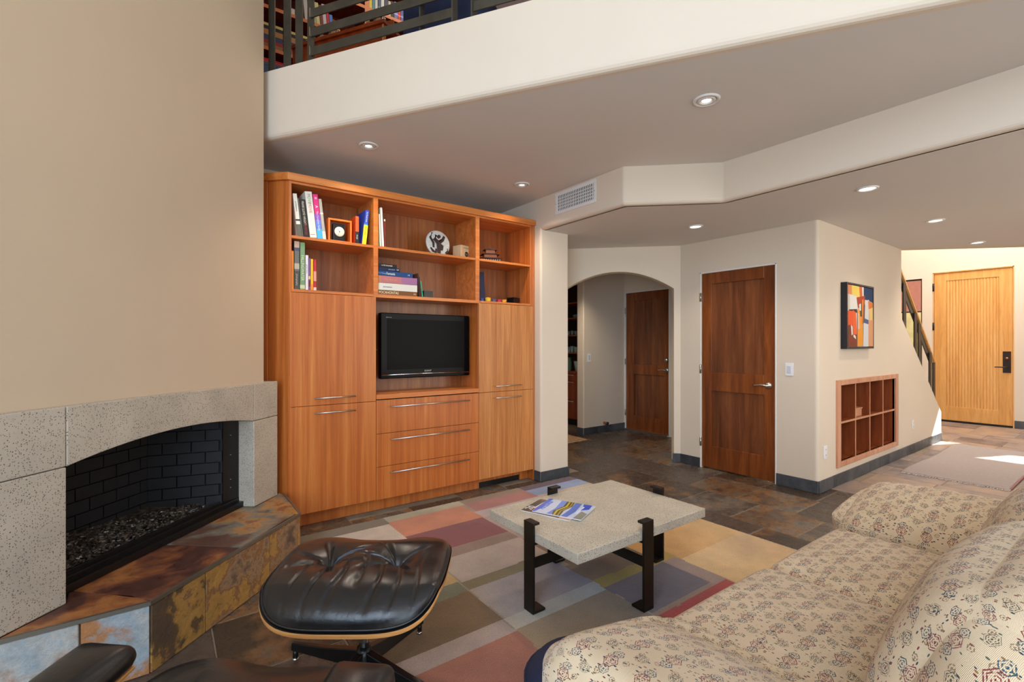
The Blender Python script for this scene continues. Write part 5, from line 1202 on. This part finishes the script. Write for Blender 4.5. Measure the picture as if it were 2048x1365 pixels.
strokes = [([(0, 0), (.16, 0), (.18, .17), (0, .15)], (214, 140, 92)), ([(.15, 0), (.47, 0), (.45, .2), (.16, .17)], (226, 200, 96)), ([(.44, 0), (.60, 0), (.60, .2), (.47, .2)], (208, 104, 50)), ([(.55, 0), (.64, 0), (.62, .25), (.57, .2)], (214, 206, 204)),
 ([(.62, 0), (1, 0), (1, .24), (.86, .22), (.62, .2)], (34, 56, 92)), ([(.05, .15), (.34, .17), (.36, .4), (.08, .42)], (216, 212, 208)), ([(.33, .19), (.66, .14), (.7, .34), (.4, .36)], (170, 66, 40)), ([(.66, .22), (.84, .2), (.84, .55), (.66, .55)], (206, 200, 198)), ([(.80, .22), (1, .25), (1, .38), (.82, .36)], (214, 120, 56)),
 ([(.84, .36), (1, .32), (1, .54), (.86, .56)], (222, 186, 112)), ([(.04, .40), (.34, .38), (.35, .44), (.05, .46)], (52, 54, 52)), ([(.0, .42), (.2, .42), (.22, .66), (0, .7)], (222, 88, 44)), ([(.18, .40), (.3, .44), (.35, .8), (.2, .82)], (226, 96, 44)), ([(.36, .38), (.54, .36), (.6, .98), (.36, 1)], (228, 148, 48)), ([(.44, .30), (.54, .26), (.56, .5), (.46, .5)], (80, 84, 72)), ([(.42, .3), (.5, .28), (.5, .4), (.44, .4)], (220, 214, 206)),
 ([(0, .66), (.10, .64), (.18, .8), (.34, .8), (.34, 1), (0, 1)], (122, 58, 34)), ([(.10, .64), (.16, .68), (.18, .80), (.13, .82)], (218, 206, 200)), ([(.20, .80), (.28, .82), (.3, .88), (.2, .84)], (220, 212, 206)), ([(.6, .26), (.66, .3), (.64, .6), (.6, .62)], (94, 76, 60)), ([(.62, .52), (.82, .55), (.8, .62), (.62, .6)], (74, 92, 132)), ([(.6, .6), (.8, .62), (.8, 1), (.58, 1)], (206, 204, 206)), ([(.8, .56), (1, .54), (1, 1), (.8, 1)], (208, 150, 108)), ([(.36, .44), (.42, .46), (.44, .7), (.36, .72)], (212, 176, 156)), ([(.52, .22), (.6, .2), (.58, .62), (.54, .62)], (216, 120, 50))]
for k, (pts, c) in enumerate(strokes):
    v = [(cx0+(cx1-cx0)*u, yp-0.0006-0.0002*k, cz1-(cz1-cz0)*q) for u, q in pts]
    a = sum(v[i][0]*v[(i+1)%len(v)][2]-v[(i+1)%len(v)][0]*v[i][2] for i in range(len(v)))
    MB().add(v, [tuple(range(len(v))) if a > 0 else tuple(reversed(range(len(v))))]).build('paint_stroke', paint(c, 0.8), pt)

# ================================================================== FOYER: stair rail, runner, hall rug
sr = thing('stair_railing', 'dark steel stair railing with wooden handrail behind the sloping wall', 'railing', (8.0, 1.88, 0))
ya = 1.93
def rz_(x): return 2.18-0.787*(x-7.40)
m = MB(); m.bar((6.9, ya, rz_(6.9)), (8.86, ya, rz_(8.86)), 0.055, 0.03, (0,0,1)); m.build('handrail', M_oak, sr, bevel=0.004)
m = MB(); m.bar((6.9, ya, rz_(6.9)-0.08), (8.72, ya, rz_(8.72)-0.08), 0.012, 0.10, (0,0,1)); m.build('rail_bar', M_rail, sr)
for x in (7.48, 7.93, 8.10, 8.60, 8.78):
    m = MB(); m.box(x-0.055, x+0.055, ya-0.03, ya-0.018, 0.15, rz_(x)-0.06); m.build('post', M_iron, sr)
# staircase behind the wall
st = thing('staircase', 'flight of stairs rising behind the sloping wall', 'stairs', (8.3, 2.3, 0))
for k in range(12):
    x1 = 8.42-0.26*k; MB().box(x1-0.27, x1, 1.96, 2.80, 0.0 if k < 2 else 0.19*(k-1), 0.19*(k+1)).build('step', M_slateb, st)
# runner in the walkway
ru = thing('runner_rug', 'pale grey woven runner rug with fringed ends in the walkway', 'rug', (7.15, 1.17, 0))
m = MB(); 
def rfn(u, v): x = 6.04+2.22*u; y = 0.79+0.78*v+0.012*math.sin(u*9); return (x, y, 0.008+0.002*math.sin(u*34)*math.sin(v*5)+0.001*mnoise.noise(Vector((u*40, v*14, 0))))
m.grid(rfn, 90, 40)
def runmat():
    mt, nt, b = base('runner_weave', 0.95, 0, 0.1); co = coords(nt, (1, 1, 1)); w_ = N(nt, 'ShaderNodeTexWave', bands_direction='X'); w_.inputs['Scale'].default_value = 16; w_.inputs['Distortion'].default_value = 6; w_.inputs['Detail'].default_value = 3; L(nt, co, w_.inputs['Vector'])
    L(nt, ramp(nt, w_.outputs['Fac'], [(0.1, srgb(142, 126, 120)), (0.45, srgb(192, 180, 174)), (1, srgb(168, 156, 150))]), b.inputs['Base Color']); bump(nt, b, w_.outputs['Fac'], 0.6, 0.006); return mt
M_run = runmat(); m.build('rug_body', M_run, ru, solid=0.008)
m = MB(); rg = random.Random(5)
for e, x in ((-1, 6.04), (1, 8.26)):
    for k in range(75): y = 0.795+k*0.77/75; m.bar((x, y, 0.006), (x+e*rg.uniform(0.03, 0.055), y+rg.uniform(-0.008, 0.008), 0.003), 0.005, 0.003)
tag(m.build('fringe', paint((196, 184, 176), 0.9), ru), kind='stuff')
m = MB(); m.bar((6.045, 0.793, 0.011), (8.25, 0.793, 0.011), 0.012, 0.006); m.build('edge_binding', paint((150, 100, 92), 0.9), ru)
hr = thing('hall_rug', 'small tan woven rug on the hall floor seen through the archway', 'rug', (4.05, 4.85, 0))
def hfn(u, v): return (3.40+1.24*u, 4.56+0.54*v, 0.008+0.001*mnoise.noise(Vector((u*30, v*30, 0))))
mt, nt, b = base('tan_weave', 0.95, 0, 0.1); co = coords(nt, (1,1,1)); n_ = noise(nt, co, 26, 4); L(nt, ramp(nt, n_, [(0.3, srgb(150, 110, 78)), (0.7, srgb(196, 164, 128))]), b.inputs['Base Color']); bump(nt, b, n_, 0.5, 0.005)
m = MB(); m.grid(hfn, 30, 14); m.build('rug_body', mt, hr, solid=0.008)
m = MB()
for k in range(40): y = 4.57+k*0.52/40; m.bar((4.64, y, 0.006), (4.675, y+rg.uniform(-.006, .006), 0.003), 0.006, 0.003)
tag(m.build('fringe', paint((200, 176, 140), 0.9), hr), kind='stuff')

# ------------------------------------------------------------------ hutch in the hall
hu = thing('hutch', 'dark red brown hutch with open glass shelves and drawers in the hall', 'cabinet', (5.3, 5.6, 0))
M_hut = wood('hutch_wood', [(110, 38, 14), (142, 58, 24), (166, 80, 38)], (12, 12, 0.9)); M_hute = plain('hutch_edge', (158, 84, 34), 0.5, var=0.1)
HX = 5.27; y0, y1 = 5.0, 6.28
m = MB(); m.box(HX+0.02, 5.75, y0+0.005, y1, 0.10, 0.83); m.build('base_cabinet', M_hut, hu); MB().box(HX+0.06, 5.75, y0+0.005, y1, 0.0, 0.10).build('toe_kick', M_black, hu)
MB().box(HX+0.45, HX+0.47, y0+0.005, y1, 0.83, 2.3).build('back_panel', plain('hutch_back', (70, 52, 40), 0.6), hu); MB().box(HX, 5.74, y0+0.005, y0+0.02, 0.83, 2.3).build('side_panel', M_hut, hu); MB().box(HX, 5.74, y1-0.02, y1, 0.83, 2.3).build('side_panel', M_hut, hu)
MB().box(HX-0.005, 5.75, y0+0.005, y1, 0.83, 0.86).build('counter', M_hut, hu)
for a, b_, hz in ((0.72, 0.825, 0.80), (0.42, 0.715, 0.69), (0.105, 0.415, 0.385)):
    o = MB().box(HX, HX+0.019, y0+0.02, y1-0.01, a, b_).build('drawer', M_hut, hu)
    m = MB(); m.tube([(HX-0.03, 5.50, hz), (HX-0.03, 6.1, hz)], 0.006, 8); m.tube([(HX-0.03, 5.54, hz), (HX, 5.54, hz)], 0.004, 6); m.tube([(HX-0.03, 6.06, hz), (HX, 6.06, hz)], 0.004, 6); m.build('bar_handle', M_steel, o)
SHZ = (1.16, 1.44, 1.715, 1.96)
for zq in SHZ: MB().box(HX+0.01, HX+0.45, y0+0.02, y1-0.02, zq-0.02, zq).build('shelf', M_hute, hu)
M_gl2 = plain('tinted_glass', (140, 170, 168), 0.12, spec=0.8); M_gl3 = plain('aqua_glass', (96, 168, 176), 0.15, spec=0.8)
def cup(x, y, z, r, h, mat, lb, nm='glass_tumbler', cat='glass', grp='glassware in the hall hutch'):
    t = thing(nm, lb, cat, (x, y, z+0.0005), 0, grp)
    MB().lathe([(r*0.7, 0), (r*0.75, 0.004), (r, h), (r*0.93, h), (r*0.68, 0.008), (0.0, 0.008)], (0,0,0), 18).build('glass_body', mat, t, local=True)
hg = 'clear glass tumbler in the hall hutch, on the %s shelf, %s'
rows = ((SHZ[0], 'first open', 0.035, 0.10), (SHZ[1], 'second open', 0.03, 0.07))
for zq, nm_, r_, h_ in rows:
    for k, pos in enumerate(('nearest the wall', 'second from the wall', 'third from the wall', 'fourth from the wall')): cup(HX+0.07, 5.46+k*0.085, zq, r_, h_*(1-0.1*(k % 2)), M_gl2, hg % (nm_, pos))
cup(HX+0.14, 5.56, SHZ[2], 0.10, 0.05, M_gl3, 'aqua glass bowl on the third hutch shelf', 'glass_bowl', 'bowl', None)
cup(HX+0.12, 5.52, 0.86, 0.09, 0.16, M_gl2, 'large clear glass bowl on the hutch counter', 'glass_bowl', 'bowl', None)
cup(HX+0.10, 5.74, 0.86, 0.05, 0.22, plain('green_glass', (96, 130, 108), 0.2), 'green glass vase on the hutch counter', 'glass_vase', 'vase', None)

# ================================================================== LOFT
def fp_(s, o): q = FA+FD*s+FN*o; return (q.x, q.y)
lr = thing('loft_railing', 'dark steel loft railing of flat vertical posts and horizontal bars', 'railing', (FA.x, FA.y, 3.12))
def rpost(s, w, z1=4.05, o=0.03, t=0.008, nm='post'):
    a = fp_(s, o); m = MB(); m.obox((a[0], a[1], (3.12+z1)/2), Vector((FD.x, FD.y, 0))*w/2, Vector((FN.x, FN.y, 0))*t/2, (0, 0, (z1-3.12)/2-0.0005)); return m.build(nm, M_rail, lr)
def sof(p): return (Vector(p)-FA).dot(FD)
for (xa, ya_), (xb, yb_) in (((0.556, 3.552), (0.585, 3.506)), ((0.628, 3.44), (0.660, 3.39)), ((0.683, 3.354), (0.714, 3.306)), ((0.738, 3.27), (0.766, 3.225))):
    sa, sb_ = sof((xa, ya_)), sof((xb, yb_)); rpost((sa+sb_)/2, sb_-sa)
s_l = sof((0.766, 3.225)); s_r = sof((1.318, 2.37)); s2 = sof((1.384, 2.268))
for a_, b_ in ((s_l-0.02, s_r), (s2, s2+1.3)):
    for k in range(7):
        zz = 3.158+0.123*k; p, q = fp_(a_, 0.018), fp_(b_, 0.018); m = MB(); m.bar((p[0], p[1], zz+0.027), (q[0], q[1], zz+0.027), 0.008, 0.054); m.build('horizontal_bar', M_rail, lr)
for s_ in (s_r, s2):
    a = fp_(s_, 0.03); m = MB(); m.obox((a[0], a[1], 3.585), Vector((FD.x, FD.y, 0))*0.005, Vector((FN.x, FN.y, 0))*0.03, (0,0,0.465)); m.build('post', M_rail, lr)
a = fp_(sof((1.194, 2.56)), 0.05); m = MB(); m.obox((a[0], a[1], 3.585), Vector((FD.x, FD.y, 0))*0.004, Vector((FN.x, FN.y, 0))*0.025, (0,0,0.465)); m.build('post', M_rail, lr)
for k in range(4): a = fp_(s_l-0.012, 0.010); m = MB(); m.obox((a[0], a[1], 3.185+0.123*k), Vector((FD.x, FD.y, 0))*0.003, Vector((FN.x, FN.y, 0))*0.006, (0,0,0.03)); m.build('connector', M_steel, lr)
# bookcase
YL = 4.5
lb = thing('loft_bookcase', 'tall redwood bookcase full of books up in the loft', 'bookcase', (1.2, YL, 3.10))
M_lb = wood('loft_bookcase_wood', [(70, 18, 4), (98, 30, 8), (124, 46, 16)], (12, 12, 0.9))
MB().box(0.30, 2.9, YL+0.30, YL+0.32, 3.10, 5.1).build('back_panel', M_lb, lb)
for x in (0.42, 1.565, 2.42): MB().box(x, x+0.045, YL+0.003, YL+0.3, 3.10, 5.1).build('divider', M_lb, lb); MB().box(x, x+0.045, YL, YL+0.003, 3.10, 5.1).build('divider_edge', M_lofte, lb)
for za in (3.45, 3.80, 4.155, 4.50, 4.85):
    for xa, xb in ((0.465, 1.565), (1.61, 2.42)): MB().box(xa, xb, YL+0.003, YL+0.3, za, za+0.03).build('shelf', M_lb, lb); MB().box(xa, xb, YL, YL+0.003, za, za+0.03).build('shelf_edge', M_lofte, lb)
rb = random.Random(11)
bc = [((196, 190, 184), 'grey'), ((70, 64, 56), 'dark brown'), ((196, 186, 128), 'cream'), ((206, 196, 142), 'pale yellow'), ((126, 52, 34), 'rust'), ((200, 190, 186), 'white'), ((190, 40, 52), 'red'), ((78, 118, 178), 'blue')]
x = 1.03
for k, ((c, nm_), w_, h_) in enumerate(zip(bc, (0.035, 0.022, 0.035, 0.032, 0.026, 0.03, 0.024, 0.03), (0.19, 0.18, 0.19, 0.19, 0.18, 0.2, 0.2, 0.13))):
    book(x, 4.186, w_, h_, 0.2, [c], nm_+' book leaning in the short row of the loft bookcase, left section', 0.10, y=YL+0.01, group='short row of books in the loft bookcase'); x += w_+0.002
tf = thing('toy_figure', 'small round orange toy figure at the end of the short loft book row', 'toy', (1.312, YL+0.06, 4.1855))
MB().lathe([(0.0, 0), (0.035, 0.005), (0.042, 0.035), (0.028, 0.065), (0.03, 0.09), (0.024, 0.115), (0.0, 0.125)], (0,0,0), 18).build('toy_body', plain('amber_toy', (214, 140, 50), 0.6, var=0.2, vs=40), tf, local=True); MB().lathe([(0.0, 0.0), (0.011, 0.003), (0.0, 0.02)], (-0.022, 0, 0.115), 10).build('ear', paint((190, 110, 40)), tf, local=True); MB().lathe([(0.0, 0.0), (0.011, 0.003), (0.0, 0.02)], (0.022, 0, 0.115), 10).build('ear', paint((190, 110, 40)), tf, local=True)
cc = [((70, 84, 104), 'slate blue'), ((206, 206, 200), 'white'), ((60, 66, 84), 'navy'), ((196, 180, 160), 'beige'), ((34, 40, 36), 'black green'), ((110, 112, 160), 'violet blue'), ((196, 52, 44), 'red'), ((90, 96, 150), 'indigo'), ((206, 66, 40), 'orange red'), ((150, 140, 104), 'olive')]
x = 1.70
for k, (c, nm_) in enumerate(cc):
    w_ = 0.026+0.006*(k % 3); book(x, 4.531, w_, 0.15+0.02*((k*7) % 3)/2, 0.16, [c], nm_+' upright book in the right section of the loft bookcase', 0, y=YL+0.01, group='books in the right loft section', stripes=[(0.25, 0.34, tuple(min(255, v+60) for v in c))]); x += w_+0.002
for k, (c, nm_) in enumerate((((214, 190, 60), 'yellow'), ((80, 130, 140), 'teal'), ((200, 196, 184), 'cream'))): book(1.613+0.028*k, 4.531, 0.026, 0.23, 0.18, [c], nm_+' tall book next to the loft bookcase divider', 0, y=YL+0.01, group='tall books by the loft divider')
# lying stacks at the left, low shelf
zz = 3.8305
for c, nm_, h_ in (((150, 96, 52), 'tan', 0.035), ((150, 30, 30), 'dark red', 0.03), ((44, 56, 92), 'navy with gold bands', 0.042), ((178, 124, 66), 'light brown', 0.045), ((20, 18, 26), 'black', 0.03), ((208, 192, 110), 'pale yellow', 0.022)):
    for xa, pos in ((0.60, 'left'), (0.88, 'right')):
        t = thing('book', nm_+' lying book in the %s stack on the low loft shelf' % pos, 'book', (xa, YL+0.012, zz), 0, 'lying book stacks in the loft'); w_ = 0.25
        m = MB(); m.box(0, w_, 0, 0.2, 0, 0.003); m.box(0, w_, 0, 0.2, h_-0.003, h_); m.box(0, w_, 0, 0.004, 0.003, h_-0.003); m.build('cover', paint(c), t, local=True); MB().box(0.003, w_-0.003, 0.004, 0.197, 0.003, h_-0.003).build('pages', paint((220, 208, 180)), t, local=True)
    zz += h_+0.0005
zz = 3.4805
for c, nm_, h_ in (((30, 44, 96), 'royal blue', 0.10), ((60, 84, 120), 'steel blue', 0.12), ((200, 36, 40), 'bright red', 0.03)):
    t = thing('storage_box', nm_+' flat box stacked on the lowest visible loft shelf', 'box', (0.60, YL+0.012, zz), 0, None)
    MB().box(0, 0.5, 0, 0.24, 0, h_*0.8).build('box_body', paint(c), t, local=True); MB().box(-0.002, 0.502, -0.003, 0.242, h_*0.8, h_).build('lid', paint(c), t, local=True); zz += h_+0.0005
wbk = thing('white_box', 'small white box on the loft shelf above the lying stacks', 'box', (0.90, YL+0.03, 4.1855)); MB().box(0, 0.05, 0, 0.05, 0, 0.06).build('box_body', paint((216, 204, 196)), wbk, local=True); MB().box(-0.001, 0.051, -0.001, 0.051, 0.06, 0.066).build('lid', paint((206, 190, 180)), wbk, local=True)
# desk parallel to the railing
dk = thing('loft_desk', 'redwood desk panel standing behind the loft railing', 'desk', (1.15, 3.74, 3.10))
DA, DB = Vector((0.86, 4.182)), Vector((1.338, 3.442)); DD = (DB-DA).normalized(); DN = Vector((-DD.y, DD.x)); LD = (DB-DA).length
def dpt(a, o): q = DA+DD*a+DN*o; return q
m = MB(); m.vprism([(0, 3.10), (LD, 3.10), (LD, 3.69), (0, 3.69)], tuple(DA), DD, DN, 0.03); m.build('front_panel', M_loftw, dk)
m = MB(); q = dpt(0, -0.02); m.vprism([(0, 3.69), (LD+0.02, 3.69), (LD+0.02, 3.715), (0, 3.715)], tuple(q), DD, DN, 0.22); m.build('desk_top', M_loftw, dk)
m = MB(); q = dpt(0, 0.12); m.vprism([(0, 3.715), (LD, 3.715), (LD, 3.80), (0, 3.80)], tuple(q), DD, DN, 0.02); m.build('back_rail', M_loftw, dk)
m = MB(); q = dpt(LD-0.012, -0.002); m.vprism([(0, 3.10), (0.014, 3.10), (0.014, 3.69), (0, 3.69)], tuple(q), DD, DN, 0.03); m.build('panel_edge', M_lofte, dk)
# miniature motorbikes and cars on the desk
def dfr(x, y): return (Vector((x, y))-DA).dot(DD)
def mini(a, label, bike=True):
    q = dpt(a, 0.02); t = thing('miniature_motorbike' if bike else 'miniature_car', label, 'toy', (q.x, q.y, 3.7155), math.atan2(DD.y, DD.x), 'silver miniatures on the loft desk')
    if bike:
        for s_ in (-0.035, 0.035): m = MB(); m.lathe([(0.012, -0.003), (0.022, -0.004), (0.022, 0.004), (0.012, 0.003)], (0,0,0), 16, axis='Y'); w_ = m.build('wheel', M_steel, t, local=True); w_.location = (s_, 0, 0.022)
        m = MB(); m.tube([(-0.035, 0, 0.022), (-0.02, 0, 0.045), (0.01, 0, 0.05), (0.03, 0, 0.06), (0.035, 0, 0.022)], 0.005, 6); m.box(-0.02, 0.012, -0.006, 0.006, 0.02, 0.045); m.tube([(0.026, -0.02, 0.068), (0.03, 0, 0.06), (0.026, 0.02, 0.068)], 0.0025, 6); m.build('bike_frame', M_chrome, t, local=True)
    else:
        m = MB(); m.box(-0.04, 0.04, -0.016, 0.016, 0.008, 0.022); m.add([(-0.022,-0.014,0.022),(0.022,-0.014,0.022),(0.022,0.014,0.022),(-0.022,0.014,0.022),(-0.014,-0.012,0.036),(0.012,-0.012,0.036),(0.012,0.012,0.036),(-0.014,0.012,0.036)], [(4,5,6,7),(0,1,5,4),(1,2,6,5),(2,3,7,6),(3,0,4,7)]); m.build('car_body', M_chrome, t, local=True)
        for s_ in (-0.025, 0.025): m = MB(); m.lathe([(0.009, -0.018), (0.009, 0.018)], (0,0,0), 12, axis='Y'); w_ = m.build('wheel', M_black, t, local=True); w_.location = (s_, 0, 0.009)
mini(dfr(1.335, 3.446)-0.05, 'silver miniature motorbike nearest the right end of the loft desk'); mini(dfr(1.274, 3.541)-0.03, 'silver miniature racing car on the loft desk', False); mini(dfr(1.018, 3.938), 'silver miniature car in the middle of the loft desk', False); mini(dfr(0.97, 4.02)-0.03, 'silver miniature motorbike by the railing posts'); mini(dfr(1.06, 3.87)+0.03, 'dark miniature motorbike behind the second bar')
# loft chair
oc_ = thing('loft_chair', 'dark navy upholstered chair behind the loft railing', 'armchair', (1.75, 2.95, 3.10), math.radians(40))
soft('seat_cushion', (0, 0, 0.36), (0.30, 0.30, 0.09), 0.07, 10, 0.02, parent=None, mat=M_navy).name = 'seat'
o = bpy.data.objects['seat']; o.parent = oc_
o = soft('backrest', (0, 0.27, 0.62), (0.30, 0.07, 0.32), 0.06, 10, 0.0, parent=None, mat=M_navy); o.parent = oc_
for sx in (-1, 1): o = soft('arm', (sx*0.34, 0, 0.38), (0.06, 0.30, 0.22), 0.05, 8, parent=None, mat=M_navy); o.parent = oc_
for sx in (-1, 1):
    for sy in (-1, 1): MB().lathe([(0.018, 0), (0.022, 0.28)], (sx*0.3, sy*0.26, 0.0), 10).build('leg', M_black, oc_, local=True)
area('loft_fill_light', (2.2, 3.6, 5.1), aim((0, 0, -1)), 1.0, 1.0, 16, (1.0, 0.85, 0.68))  # dim area light added out of view for the loft
